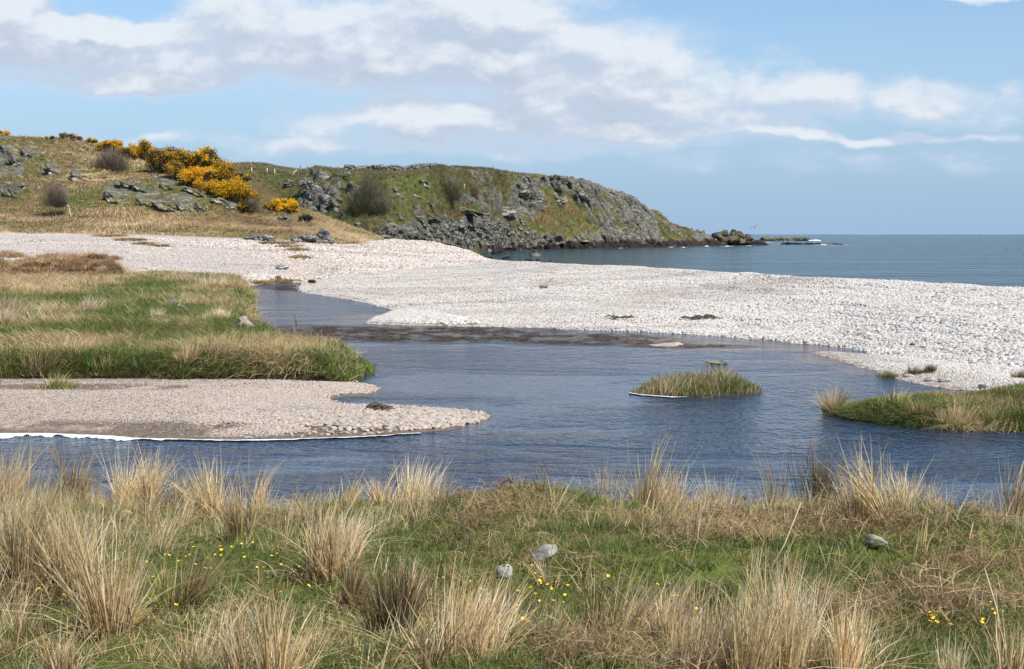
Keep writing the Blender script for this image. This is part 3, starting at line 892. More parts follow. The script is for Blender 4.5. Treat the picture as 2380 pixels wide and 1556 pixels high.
HEAD_SKY = [(440, 395), (500, 384), (540, 380), (580, 379), (610, 381), (640, 387), (670, 392), (690, 396), (715, 394), (735, 387), (760, 390), (780, 393), (810, 391), (840, 393), (960, 393), (985, 388), (1000, 385), (1020, 384), (1040, 388),
            (1070, 388), (1100, 390), (1130, 391), (1160, 397), (1200, 402), (1250, 406), (1300, 416), (1340, 421), (1380, 429), (1420, 441), (1450, 452), (1478, 462), (1486, 474), (1500, 487), (1530, 492), (1545, 505),
            (1560, 520), (1580, 527), (1595, 528), (1612, 538), (1640, 543), (1660, 556), (1690, 566)]
def build_headland():
    U = np.linspace(440, 1690, 1500)
    base = row_z(U, [(440, 570, -1), (1060, 585, -1), (1110, 594, -1), (1135, 590, -1), (1160, 584, -1), (1200, 581, -1), (1300, 579, -1), (1400, 577, -1), (1500, 575, -1), (1640, 571, -1), (1690, 571, -1)])
    yb = np.interp(U, [440, 600, 800, 900, 1000, 1060, 1180], [205, 205, 190, 185, 200, 222, 275])
    m = sstep(1190, 1090, U)
    alt = np.stack([(U - CXP) / FPX * yb, yb, np.interp(U, [440, 850, 1000, 1090], [1.5, 1.5, .2, -1])], -1)
    base = base * (1 - m[:, None]) + alt * m[:, None]
    yb = base[:, 1]
    a = np.array(HEAD_SKY, float)
    vs = np.interp(U, a[:, 0], a[:, 1])
    hgt = (571 - vs) / 180
    sky = at_y(U, vs, yb + 14 + 46 * hgt)
    top2 = at_y(U, vs + 16 * np.clip(hgt, .15, 1), yb + 9 + 16 * hgt)
    lowm = base * .6 + top2 * .4
    foot = base.copy(); foot[:, 1] -= 3; foot[:, 2] -= 1.5
    # boulder apron in front of the cliff between u 1000 and 1260
    ap = np.interp(U, [980, 1060, 1180, 1300, 1360], [0, 1, 1, .3, 0])
    lowm[:, 1] -= 0
    bk = sky.copy(); bk[:, 1] += 60; bk[:, 2] -= 1.5
    P = loft(U, [foot, base, lowm, top2, sky, bk], [8, 120, 150, 110, 20], 5)
    q3 = P.copy()
    # strata dip to the right
    ca, sa = math.cos(radians(38)), math.sin(radians(38))
    along = q3[..., 0] * ca - q3[..., 2] * sa
    across = q3[..., 0] * sa + q3[..., 2] * ca
    s3 = np.stack([along / 9, across / 3.2, q3[..., 1] / 9], -1)
    big = ridged(s3, 5, 101)
    f1, f2, cid = worley(np.stack([along / 5.0, across / 2.6, q3[..., 1] / 5], -1), 103)
    blk = np.clip(f2 - f1, 0, .5) * 1.6 + cid * .8
    f1b, f2b, cidb = worley(np.stack([along / 1.9, across / 1.2, q3[..., 1] / 2.2], -1), 107)
    blk2 = np.clip(f2b - f1b, 0, .5) * 1.2 + cidb * .7
    u, v = project(P)
    nz = fbm(q3 / 14, 4, 105); ny = fbm(q3 / 5, 4, 106)
    cliff = sstep(1130, 1330, u)
    hrel = (571 - v) / np.maximum(571 - np.interp(u, a[:, 0], a[:, 1]), 4)       # 0 at the tide line, 1 at the skyline
    rock = .18 + .62 * cliff + .75 * nz + .55 * fbm(np.stack([along / 6, across / 2.5, q3[..., 1] / 6], -1), 4, 119) + .35 * (big - .6)
    rock += blob(u, v, [(1180, 480, 90, 45), (1120, 525, 130, 50), (1090, 470, 70, 30), (1000, 500, 40, 30), (960, 545, 110, 20), (770, 460, 22, 30), (1250, 440, 90, 40), (1350, 450, 90, 40), (1160, 395, 40, 12), (1060, 395, 30, 8), (1110, 412, 30, 30)]) * .45
    rock -= blob(u, v, [(1210, 412, 50, 16), (1140, 402, 20, 7), (880, 420, 70, 25), (950, 440, 50, 40), (860, 500, 50, 30), (1060, 495, 80, 18), (1290, 500, 45, 40), (1330, 490, 40, 30), (760, 395, 80, 12), (1010, 395, 30, 8),
                            (1250, 410, 60, 10), (1065, 430, 50, 26), (600, 400, 70, 18), (1320, 545, 30, 20)]) * .6
    rock += sstep(.24, .06, hrel) * cliff * .6
    rock -= sstep(.92, 1.0, hrel) * .8 * sstep(1420, 1340, u)
    rock -= .95 * sstep(.0, .45, fbm(np.stack([q3[..., 0] / 9, q3[..., 2] / 4.5, q3[..., 1] / 9], -1), 4, 114)) * cliff * sstep(.12, .3, hrel)
    rock = np.clip(rock, 0, 1)
    depth = np.clip(hgt, .12, 1)[:, None]
    gul = ridged(np.stack([q3[..., 0] / 7.0, q3[..., 2] / 26.0, q3[..., 1] / 40.0], -1), 4, 113)
    D = rock * (2.6 * (big - .55) + 3.4 * (blk - .7) + .6 * (blk2 - .5) + 6.5 * (gul - .6) * (.3 + .7 * cliff)) * (.35 + .65 * depth) + .5 * ny * (1 - rock)
    D *= sstep(0, .06, np.abs(P[..., 1] - P[:, :1, 1]) / 20)
    edge = sstep(1.02, .9, hrel)[..., None]
    P += D[..., None] * (np.array([0.1, -.75, .55]) * edge + np.array([0, -.2, .28]) * (1 - edge))
    L = Layer(P)
    n2 = fbm(q3 / 3.0, 4, 109)
    c = lerp(PAL['green'] * .95, PAL['olive'] * .9, sstep(-.4, .3, n2))
    c = lerp(c, np.array([.13, .105, .05]), sstep(.0, .5, fbm(q3 / 10, 4, 110)) * .7)
    c = lerp(c, np.array([.17, .105, .05]), blob(u, v, [(1060, 498, 110, 16), (1270, 490, 60, 40), (1340, 480, 60, 30), (880, 540, 40, 8), (1090, 520, 40, 8), (1160, 510, 60, 12)]) * sstep(-.4, .3, n2) * .75)
    c = lerp(c, np.array([.15, .14, .05]), blob(u, v, [(1320, 530, 60, 26), (1380, 520, 40, 30), (1440, 480, 40, 30)]) * .6)
    c = lerp(c, np.array([.33, .25, .13]), sstep(.93, 1.0, hrel + .03 * n2) * sstep(1090, 1130, u))
    c = lerp(c, PAL['bright'], blob(u, v, [(1215, 412, 55, 11), (1150, 404, 25, 6), (1310, 428, 30, 6), (950, 430, 50, 20), (880, 400, 60, 6)]) * .8)
    wet = sstep(1.3, .2, P[..., 2] + 1.2 * ny + .8 * n2) * sstep(1085, 1150, u)
    # reddish band just above the tide line
    rd = sstep(4.2, 2.2, P[..., 2] + 1.5 * ny) * cliff
    L.rock = rock
    tag(link('headland', mesh_of('headland', P.reshape(-1, 3), grid_faces(*P.shape[:2]), M_CLIFF, {'Col': c.reshape(-1, 3), 'rock': rock.ravel(), 'wet': np.clip(wet, 0, 1).ravel()}, False)), kind='structure')
    return L
HEAD = build_headland()
#OBJECTS

# ------------------------------------------------------------------ builders for the things
def ico(sub):
    bm = bmesh.new()
    bmesh.ops.create_icosphere(bm, subdivisions=sub, radius=1)
    V = np.array([v.co[:] for v in bm.verts]); F = np.array([[v.index for v in f.verts] for f in bm.faces])
    bm.free()
    return V, F
ICO = {k: ico(k) for k in (1, 2, 3, 4, 5)}
def rot_xyz(a, b, c):
    ca, sa, cb, sb, cc, sc = math.cos(a), math.sin(a), math.cos(b), math.sin(b), math.cos(c), math.sin(c)
    return np.array([[cc, -sc, 0], [sc, cc, 0], [0, 0, 1]]) @ np.array([[cb, 0, sb], [0, 1, 0], [-sb, 0, cb]]) @ np.array([[1, 0, 0], [0, ca, -sa], [0, sa, ca]])
def rock_shape(seed, size, sub=4, cuts=14, rough=.08, rot=(0, 0, 0), round_=0.0):
    """a stone: a ball cut by random planes, roughened"""
    r = np.random.default_rng(seed)
    V, F = ICO[sub]
    N = r.normal(size=(cuts, 3)); N /= np.linalg.norm(N, axis=1, keepdims=True)
    D = r.uniform(.42, .95, cuts)
    dots = V @ N.T
    rad = np.where(dots > 1e-3, D[None] / np.maximum(dots, 1e-3), 9).min(1)
    rad = np.minimum(rad, 1.0) * (1 - round_) + .85 * round_
    W = V * rad[:, None]
    W = W * (1 + rough * fbm(W * 2.5 + seed, 4, seed % 90)[:, None] + rough * .8 * (ridged(W * 4 + seed, 3, seed % 70)[:, None] - .5))
    W = W * np.asarray(size) @ rot_xyz(*rot).T
    return W, F
def join(parts):
    V, F, k = [], [], 0
    for v, f in parts:
        V.append(v); F.append(f + k); k += len(v)
    return np.concatenate(V), np.concatenate(F)
def tube(pts, rad, n=7):
    pts = np.asarray(pts, float); m = len(pts)
    rad = np.broadcast_to(rad, (m,))
    t = np.gradient(pts, axis=0); t /= np.linalg.norm(t, axis=1, keepdims=True) + 1e-9
    ref = np.array([0.3, 1, 0.1]) if abs(t[0, 1]) < .8 else np.array([1, 0, .2])
    a = np.cross(t, ref); a /= np.linalg.norm(a, axis=1, keepdims=True)
    b = np.cross(t, a)
    th = np.linspace(0, 2 * pi, n, endpoint=False)
    V = pts[:, None] + rad[:, None, None] * (a[:, None] * np.cos(th)[None, :, None] + b[:, None] * np.sin(th)[None, :, None])
    i = np.arange(m * n).reshape(m, n); j = np.roll(i, -1, 1)
    F = np.stack([i[:-1], j[:-1], j[1:], i[1:]], -1).reshape(-1, 4)
    V = V.reshape(-1, 3)
    cap0, cap1 = len(V), len(V) + 1
    V = np.concatenate([V, pts[:1], pts[-1:]])
    tri = np.concatenate([np.stack([np.full(n, cap0), j[0], i[0]], -1), np.stack([np.full(n, cap1), i[-1], j[-1]], -1)])
    return V, np.concatenate([np.concatenate([F[:, :3], F[:, [0, 2, 3]]]), tri])
def blades(root, h, width, lean, bend, c0, c1, seed=0, seg=4, yaw=None):
    """curved tapering blades. root (n,3); h, width (n); lean, bend (n,2) horizontal shift per height; c0, c1 (n,3)"""
    r = np.random.default_rng(seed)
    n = len(root)
    t = np.linspace(0, 1, seg + 1)
    cen = np.empty((n, seg + 1, 3))
    for k in (0, 1):
        cen[..., k] = root[:, k, None] + h[:, None] * (lean[:, k, None] * t + bend[:, k, None] * t ** 2.2)
    drop = np.clip(((lean + bend) ** 2).sum(1), 0, 3)
    cen[..., 2] = root[:, 2, None] + h[:, None] * (t - .28 * drop[:, None] * t ** 2)
    yw = r.uniform(0, pi, n) if yaw is None else yaw
    side = np.stack([np.cos(yw), np.sin(yw), np.zeros(n)], -1)
    w = width[:, None] * np.array([1 - .9 * x ** 1.6 for x in t])[None]
    V = np.stack([cen - side[:, None] * w[..., None] / 2, cen + side[:, None] * w[..., None] / 2], 2).reshape(-1, 3)
    k = (np.arange(n) * (seg + 1) * 2)[:, None]
    F = np.concatenate([np.stack([k + 2 * i, k + 2 * i + 1, k + 2 * i + 3, k + 2 * i + 2], -1).reshape(-1, 4) for i in range(seg)])
    C = (c0[:, None] * (1 - t[None, :, None]) + c1[:, None] * t[None, :, None])
    C = np.repeat(C, 2, 1).reshape(-1, 3)
    return V, F, C
def pick(r, pal, n, jit=.18):
    pal = np.asarray(pal, float)
    c = pal[r.integers(0, len(pal), n)]
    return c * (1 + r.normal(0, jit, (n, 1)))
STRAW = [(.66, .48, .235), (.74, .57, .32), (.57, .39, .175), (.76, .61, .38), (.48, .31, .13)]
PALE = [(.68, .57, .38), (.74, .65, .48), (.60, .48, .30)]
BROWN = [(.15, .095, .045), (.22, .14, .065), (.11, .075, .035), (.28, .19, .09)]
GREEN = [(.120, .175, .028), (.150, .205, .038), (.095, .140, .024), (.195, .205, .055)]
DEEP = [(.05, .075, .022), (.07, .095, .028), (.09, .095, .034)]
OLIVE = [(.125, .125, .045), (.155, .145, .06), (.105, .11, .042), (.18, .16, .07)]
RUST = [(.29, .165, .085), (.36, .22, .12), (.21, .115, .06), (.42, .28, .17)]
STYLE = {  # base colours, tip colours
    'straw': (STRAW + [(.16, .14, .05)], STRAW + PALE), 'pale': (STRAW, PALE), 'brown': (BROWN + DEEP, BROWN + [(.42, .34, .24), (.30, .21, .11)]),
    'green': (DEEP + GREEN, GREEN + STRAW), 'mixed': (DEEP + BROWN, STRAW + [(.20, .16, .06)]), 'grass': (GREEN, GREEN + [(.14, .15, .05)])}
def tussock_mesh(name, h, rad, n, style, lean=(0, 0), seed=0, width=.004, spread=.35, seg=4):
    """several sprays of stems grown together, some bent or broken, with litter at the foot"""
    r = np.random.default_rng(seed)
    ns = int(np.clip(2 + rad / .09, 2, 7))
    share = r.dirichlet(np.full(ns, 2.5))
    sub = r.choice(ns, n, p=share)
    a0 = r.uniform(0, 2 * pi, ns); q0 = rad * .75 * np.sqrt(r.random(ns))
    off = np.stack([np.cos(a0) * q0, np.sin(a0) * q0 * .7], -1)
    off[0] *= .2
    sh = np.concatenate([[1.0], r.uniform(.55, .98, ns - 1)])
    sl = r.normal(0, .10, (ns, 2)) + off / (rad + 1e-6) * spread * .5
    a = r.uniform(0, 2 * pi, n); q = np.sqrt(r.random(n)) * rad * .34
    root = np.stack([np.cos(a) * q + off[sub, 0], np.sin(a) * q + off[sub, 1], np.full(n, -.03)], -1)
    hh = h * sh[sub] * r.beta(4.2, 1.7, n)
    out = np.stack([np.cos(a), np.sin(a)], -1) * (q / (rad * .34 + 1e-6))[:, None]
    ln = out * spread * .6 + sl[sub] + np.array(lean) * .6 + r.normal(0, .10, (n, 2))
    bd = out * spread * .2 + sl[sub] * .4 + np.array(lean) * .5 + r.normal(0, .10, (n, 2))
    broken = r.random(n) < .10
    bd[broken] += r.normal(0, .9, (broken.sum(), 2))
    flat = r.random(n) < .06
    ln[flat] += r.normal(0, .8, (flat.sum(), 2))
    c0, c1 = STYLE[style]
    V, F, C = blades(root, hh, width * r.uniform(.6, 1.25, n), ln, bd, pick(r, c0, n), pick(r, c1, n), seed, seg)
    m = max(20, n // 2)
    a = r.uniform(0, 2 * pi, m); q = np.sqrt(r.random(m)) * rad
    root = np.stack([np.cos(a) * q, np.sin(a) * q * .8, np.full(m, -.02)], -1)
    V2, F2, C2 = blades(root, h * r.uniform(.10, .38, m), width * 1.2 * np.ones(m), np.stack([np.cos(a), np.sin(a)], -1) * .4 + r.normal(0, .3, (m, 2)), r.normal(0, .6, (m, 2)),
                        pick(r, DEEP + BROWN + STRAW, m), pick(r, (GREEN if style in ('green', 'mixed') else STRAW + BROWN + GREEN), m), seed + 1, seg)
    return mesh_of(name, np.concatenate([V, V2]), np.concatenate([F, F2 + len(V)]), M_PLANT, {'Col': np.concatenate([C, C2])})

def proto(name, me):
    return bpy.data.objects.new(name, me)
def scatter(name, pts, rot, scl, idx, protos, label=None, cat=None):
    """one 'stuff' object that instances small shapes on points"""
    n = len(pts)
    me = bpy.data.meshes.new(name)
    me.vertices.add(n)
    me.vertices.foreach_set('co', np.ascontiguousarray(pts, np.float32).ravel())
    for k, v in (('rot', rot), ('scl', scl)):
        me.attributes.new(k, 'FLOAT_VECTOR', 'POINT').data.foreach_set('vector', np.ascontiguousarray(v, np.float32).ravel())
    me.attributes.new('idx', 'INT', 'POINT').data.foreach_set('value', np.ascontiguousarray(idx, np.int32))
    c = bpy.data.collections.new(name + '_shapes')
    for p in protos:
        c.objects.link(p)
    t = bpy.data.node_groups.new(name + '_scatter', 'GeometryNodeTree')
    t.interface.new_socket('Geometry', in_out='INPUT', socket_type='NodeSocketGeometry')
    t.interface.new_socket('Geometry', in_out='OUTPUT', socket_type='NodeSocketGeometry')
    g = NT(t)
    gi, go = g.n('NodeGroupInput'), g.n('NodeGroupOutput')
    ci = g.n('GeometryNodeCollectionInfo')
    ci.inputs['Collection'].default_value = c
    ci.inputs['Separate Children'].default_value = True
    ci.inputs['Reset Children'].default_value = True
    def na(nm, ty):
        nd = g.n('GeometryNodeInputNamedAttribute', data_type=ty)
        nd.inputs['Name'].default_value = nm
        return nd.outputs[0]
    e = g.n('FunctionNodeEulerToRotation')
    g.put(e.inputs[0], na('rot', 'FLOAT_VECTOR'))
    ip = g.n('GeometryNodeInstanceOnPoints')
    ip.inputs['Pick Instance'].default_value = True
    g.put(ip.inputs['Points'], gi.outputs[0])
    g.put(ip.inputs['Instance'], ci.outputs[0])
    g.put(ip.inputs['Instance Index'], na('idx', 'INT'))
    g.put(ip.inputs['Rotation'], e.outputs[0])
    g.put(ip.inputs['Scale'], na('scl', 'FLOAT_VECTOR'))
    g.put(go.inputs[0], ip.outputs[0])
    o = link(name, me)
    o.modifiers.new('scatter', 'NODES').node_group = t
    return tag(o, label, cat, None, 'stuff')

# ------------------------------------------------------------------ loose stones (nobody could count them)
def pebble_protos(mat, flat=.62):
    ps = []
    for k in range(9):
        W, F = rock_shape(300 + k, (1, .8 + .02 * k, flat), 2, 9, .03, round_=.55)
        ps.append(proto('pebble', mesh_of('pebble', W, F, mat, smooth=True)))
    for k in range(3):
        W, F = rock_shape(340 + k, (1, .85, flat), 2, 9, .03, round_=.5)
        ps.append(proto('pebble', mesh_of('pebble', W, F, M_DULL, smooth=True)))
    return ps
def pebbles(name, L, n, weight, smin, smax, seed, label, sink=.12, power=2.6, by_y=None, mat=None, flat=.62):
    r = np.random.default_rng(seed)
    P, N, u, v = L.scatter(n, weight, seed)
    s = smin + (smax - smin) * r.random(n) ** power
    if by_y is not None:
        s *= np.interp(P[:, 1], *by_y)
    s *= np.clip(1 + (.3 if L is SPIT else .8) * fbm(P[:, :2] * np.array([.16, .45]), 3, seed + 30), .55, 1.8)
    if L is SPIT:
        s *= sstep(-.1, 1.2, poly_sd(P[:, 0], P[:, 1], SPIT_POLY)) * .45 + .55
    keep = (v < 1650) & (u > -400) & (u < 2800) & (P[:, 2] > (-.08 if L is not BEACH else -.3))
    P, s = P[keep], s[keep]; n = len(s)
    P = P.copy(); P[:, 2] += s * .62 * (.5 - sink * r.random(n) * 2)
    rot = np.stack([r.normal(0, .35, n), r.normal(0, .35, n), r.uniform(0, 6.28, n)], -1)
    scl = np.stack([s * r.uniform(.8, 1.25, n), s * r.uniform(.8, 1.2, n), s * r.uniform(.7, 1.2, n)], -1)
    band = fbm(P[:, :2] * np.array([.10, .42]), 4, seed + 50) + .5 * fbm(P[:, :2] * np.array([.5, 1.4]), 3, seed + 51)
    dull = r.random(n) < .05 + .42 * sstep(.12, .55, band)
    return scatter(name, P, rot, scl, np.where(dull, r.integers(9, 12, n), r.integers(0, 9, n)), pebble_protos(mat or M_PEBBLE, flat), label, 'pebbles')
def near_weight(L, ref, p=1.5):
    y = np.clip(L.P[..., 1], 5, None)
    return (ref / y) ** p
vis = lambda L: ((L.u > -380) & (L.u < 2790)).astype(float)
bar_on = sstep(-.1, .02, BAR.P[..., 2]) * vis(BAR) * sstep(1.0, .8, (BAR.P[..., 1] - 6 - np.interp(BAR.u, [p[0] for p in BAR_CREST], [at_z(p[0], p[1], p[2])[1] for p in BAR_CREST])) / 4)
pebbles('bar_pebbles', BAR, 205000, near_weight(BAR, 40, 1.6) * bar_on, 0.024, .115, 1, 'pale rounded cobbles covering the bar between stream and sea', by_y=([22, 40, 65], [1.15, 1.0, 1.3]))
pebbles('spit_pebbles', SPIT, 68000, SPIT.peb ** 2 * vis(SPIT) + .06 * (SPIT.sd > .05), .011, .085, 2, 'pinkish pebbles covering the low gravel spit', power=5.5, mat=M_SPITSTONE, flat=.45, sink=.25)
pebbles('shingle_pebbles', SHOAL, 15000, sstep(0, .15, SHOAL.sd), .018, .08, 3, 'pale stones on the low shingle by the right bank')
pebbles('point_pebbles', SHOAL3, 9000, sstep(0, .15, SHOAL3.sd), .024, .09, 4, 'white cobbles on the low point left of the bar')
pebbles('shoal_pebbles', SHOAL2, 900, sstep(-.1, .15, SHOAL2.sd), .018, .05, 5, 'pinkish stones of a tiny shoal breaking the stream surface', mat=M_SPITSTONE)
pebbles('beach_pebbles', BEACH, 68000, near_weight(BEACH, 80, 1.5) * (1 - BEACH.turf) * vis(BEACH) * sstep(.02, .1, BEACH.P[..., 2]), .04, .115, 6, 'pale pinkish pebbles of the raised beach below the hill', mat=M_BEACHSTONE)

# ------------------------------------------------------------------ low turf and rough grass (nobody could count it)
def tuft_protos(kinds, seed):
    """kinds: list of (base colours, tip colours, height, radius, blades, width, lean spread)"""
    ps = []
    for k, (c0, c1, h, rad, n, w, sp) in enumerate(kinds):
        r = np.random.default_rng(seed + k)
        a = r.uniform(0, 2 * pi, n); q = np.sqrt(r.random(n)) * rad
        root = np.stack([np.cos(a) * q, np.sin(a) * q, np.full(n, -.02)], -1)
        ln = r.normal(0, sp, (n, 2)); bd = r.normal(0, sp * 1.3, (n, 2))
        V, F, C = blades(root, h * r.uniform(.45, 1.1, n), w * r.uniform(.7, 1.2, n), ln, bd, pick(r, c0, n), pick(r, c1, n), seed + k, 3)
        ps.append(proto('tuft', mesh_of('tuft', V, F, M_PLANT, {'Col': C})))
    return ps
def turf(name, L, n, weight, kinds, choose, seed, label, cat, s=(.7, 1.3), lean=0.0):
    r = np.random.default_rng(seed)
    P, N, u, v = L.scatter(n, weight, seed)
    keep = (u > -900) & (u < 3300) & (v < 1900)
    P, N = P[keep], N[keep]; n = len(P)
    rot = np.stack([np.clip(-N[:, 1], -.5, .5) * .6, np.clip(N[:, 0], -.5, .5) * .6 + lean, r.uniform(0, 6.28, n)], -1)
    rot[:, :2] += r.normal(0, .1, (n, 2))
    sc = r.uniform(*s, n)[:, None] * np.ones((1, 3))
    return scatter(name, P, rot, sc, choose(P, r), tuft_protos(kinds, seed * 31), label, cat)
def by_noise(scale, seed, table, bias=None):
    """table: list of (threshold, [indices])"""
    def f(P, r):
        n = fbm(P[:, :2] * scale, 4, seed) + r.normal(0, .16, len(P))
        if bias:
            n = n + bias(P)
        out = np.zeros(len(P), int)
        for th, ids in table:
            m = n >= th
            out[m] = np.asarray(ids)[r.integers(0, len(ids), m.sum())]
        return out
    return f
G_SHORT = (GREEN + DEEP, GREEN + [(.16, .19, .06)], .055, .09, 50, .0045, .45)
G_MID = (GREEN + DEEP, GREEN + [(.20, .20, .08)], .085, .10, 44, .0045, .4)
D_SHORT = (STRAW + BROWN, STRAW, .07, .10, 40, .004, .75)
D_FLAT = (BROWN + RUST, STRAW + RUST, .07, .13, 34, .0045, 1.1)
M_MIX = (DEEP + GREEN, STRAW + GREEN, .085, .10, 42, .004, .5)
BB = BANK.P
wb = near_weight(BANK, 7, 1.0) * (BB[..., 1] > 3.9) * (BB[..., 2] > .03)
turf('bank_turf', BANK, 26000, wb, [G_SHORT, G_MID, M_MIX, D_SHORT, D_FLAT], by_noise(.75, 201, [(-9, [0, 0, 1]), (.14, [0, 1, 2]), (.34, [2, 3, 0]), (.54, [3, 4, 2])]), 11,
     'short green turf mixed with dead grass on the near bank', 'grass')
wm = near_weight(MEADOW, 30, 1.4) * (MEADOW.sd > .14) * (1 - .85 * MEADOW.heath) * vis(MEADOW) * (1 - .96 * blob(MEADOW.u, MEADOW.v, [(700, 882, 150, 9), (830, 868, 30, 8), (590, 884, 60, 8)]))
def scaled(k, f, w):
    return (k[0], k[1], k[2] * f, k[3] * f, k[4], k[5] * w, k[6])
turf('meadow_grass', MEADOW, 48000, wm, [scaled(G_SHORT, 2.2, 2.6), scaled(G_MID, 2.2, 2.6), scaled(M_MIX, 2.5, 2.6), scaled(D_SHORT, 3.2, 2.4), scaled(D_SHORT, 4.0, 2.2), scaled((RUST, RUST + STRAW, .09, .12, 34, .005, .8), 3.6, 2.2)],
     by_noise(np.array([.75, .32]), 203, [(-9, [0, 0, 1]), (-.02, [0, 1, 2]), (.14, [2, 2, 3]), (.26, [3, 4, 2]), (.75, [5, 5, 3])], lambda P: (lambda u, v: -.22 * sstep(825, 850, v) + .8 * sstep(700, 660, v) * sstep(320, 120, u))(*project(P))), 12, 'green and straw-coloured grass of the flat meadow left of the stream', 'grass', s=(.45, 1.6))
wr = (RIGHT.sd > .0) * vis(RIGHT)
turf('bank_grass', RIGHT, 19000, wr.astype(float), [scaled(G_SHORT, 1.4, 1.8), scaled(G_MID, 1.6, 1.8), scaled(M_MIX, 1.8, 1.8), scaled(D_SHORT, 2.2, 1.6)],
     by_noise(.8, 205, [(-9, [0, 1, 1]), (-.08, [0, 1, 2]), (.10, [2, 3, 1]), (.3, [2, 3])]), 13, 'dark green grass covering the right-hand bank of the stream', 'grass')
# dead bracken and rough grass on the beach ridge, the pasture and the hill
wbr = BEACH.turf * vis(BEACH) * near_weight(BEACH, 80, 1.2)
turf('ridge_bracken', BEACH, 9000, wbr, [scaled((RUST, RUST + STRAW, .16, .2, 34, .012, .7), 1.9, 2.0), scaled((BROWN, RUST, .14, .2, 30, .012, .8), 1.7, 2.0), scaled(D_SHORT, 3.0, 4.0), scaled(G_SHORT, 2.2, 5.0)],
     lambda P, r: np.where(r.random(len(P)) < sstep(330, 200, project(P)[0]), r.integers(0, 3, len(P)), r.integers(1, 4, len(P))), 14, 'rust-brown dead bracken and rough grass on the pebble ridge', 'bracken')
wh = vis(HILL) * near_weight(HILL, 110, .6) * (1 - np.clip(HILL.rock * 1.3, 0, .85)) * (.45 + HILL.low) * (HILL.v > 300)
turf('hill_heath', HILL, 38000, wh, [scaled((RUST, RUST + STRAW, .2, .25, 26, .02, .6), 1.5, 1.5), scaled((STRAW, PALE + STRAW, .2, .25, 26, .02, .35), 1.3, 1.4), scaled((GREEN + DEEP, GREEN + STRAW, .15, .25, 26, .02, .6), 1.3, 1.5),
      scaled((GREEN + STRAW, STRAW + GREEN, .25, .25, 26, .02, .6), 1.2, 1.5)],
     lambda P, r: np.choose(np.digitize(fbm(P[:, :2] * np.array([.10, .35]), 4, 207) + r.normal(0, .15, len(P)) + .25 * sstep(490, 520, project(P)[1]) - .1, [-.1, .08, .3]), [2 * np.ones(len(P), int), r.choice([2, 0, 3], len(P)), np.zeros(len(P), int), np.ones(len(P), int)]),
     15, 'rough straw grass and rusty bracken over the pasture and hillside', 'heath')
wd = vis(HEAD) * (1 - np.clip(HEAD.rock * 1.5, 0, 1)) * (HEAD.P[..., 2] > 1.5) * (HEAD.u > 480)
turf('headland_heath', HEAD, 16000, wd, [scaled((OLIVE + DEEP, OLIVE + [(.12, .15, .04)], .2, .3, 22, .03, .7), 1.9, 1.8), scaled((BROWN + DEEP, BROWN + STRAW, .25, .3, 22, .03, .6), 1.9, 1.8), scaled((DEEP, DEEP + BROWN, .3, .3, 22, .03, .6), 2.2, 1.8)],
     by_noise(.06, 209, [(-9, [0, 0, 1]), (.05, [0, 1]), (.3, [1, 2])]), 16, 'green and brown heath clinging between the headland rocks', 'heath')
wi = (MEADOW.heath > .2) * 1.0
turf('meadow_litter', MEADOW, 2500, wi, [scaled((BROWN, BROWN + DEEP, .1, .2, 26, .01, 1.0), 1.2, 1.0), scaled((BROWN, RUST + STRAW, .1, .2, 20, .008, 1.2), 1.2, 1.0)], lambda P, r: r.integers(0, 2, len(P)), 17, 'dark peaty debris in the dip of the meadow', 'debris')
#THINGS

# ------------------------------------------------------------------ rocks
Z1 = lambda x, y: (x * .3231, 265.6 + y * .3231)        # enlarged crops of the photograph used for measuring
Z2 = lambda x, y: (629.1 + x * .3231, 335.5 + y * .3231)
def crag(layer, u, v, w, h, label, group=None, mat=None, slabs=3, tilt=.55, seed=0, name='rock_outcrop', cat='rock outcrop', depth=.55, lift=.06, flat=1.0):
    """an outcrop w x h view pixels in size, centred on view pixel (u, v), made of tilted slabs grown into one mesh"""
    P, N = layer.place(u, v + h * .40)
    k = math.hypot(P[0], P[1]) / FPX
    W, H = w * k * 1.12, h * k * .85
    r = np.random.default_rng(seed + int(u * 7 + v * 13))
    parts = []
    if slabs > 1:
        slabs = int(slabs * 2.4)
    for i in range(slabs):
        f = (i + .5) / slabs - .5
        big = 1.0 if slabs == 1 else r.uniform(.55, .8)
        sz = (W * .55 * big / math.cos(tilt * .6), W * depth * big, H * (.52 if slabs == 1 else .36) * big * flat)
        Wv, F = rock_shape(int(r.integers(1e6)), sz, 4, 13, .10, (r.normal(0, .18), tilt + r.normal(0, .15), r.normal(0, .4)))
        Wv = Wv + np.array([W * .42 * f * 2 * .6, r.normal(0, W * .06) + i * .02, -H * .25 * f * 2 * min(1, tilt * 1.6) + r.normal(0, H * .05)])
        parts.append((Wv, F))
    V, F = join(parts)
    V[:, 2] += H * lift
    ft = min(W, H)
    V = V + (.07 * ft * fbm(V / (ft * .22) + seed, 4, 7)[:, None] + .09 * ft * (ridged(V / (ft * .45) + seed, 4, 9)[:, None] - .5)) * np.array([.6, -1, .8])
    s = H / max(1e-6, np.ptp(V[:, 2])) * 1.12
    V[:, 2] *= max(.6, min(1.5, s))
    o = link(name, mesh_of(name, V, F, mat or M_CRAG), None, P + np.array([0, W * .1, 0]))
    return tag(o, label, cat, group)
G_HILL = 'rock outcrops on the grassy hillside'
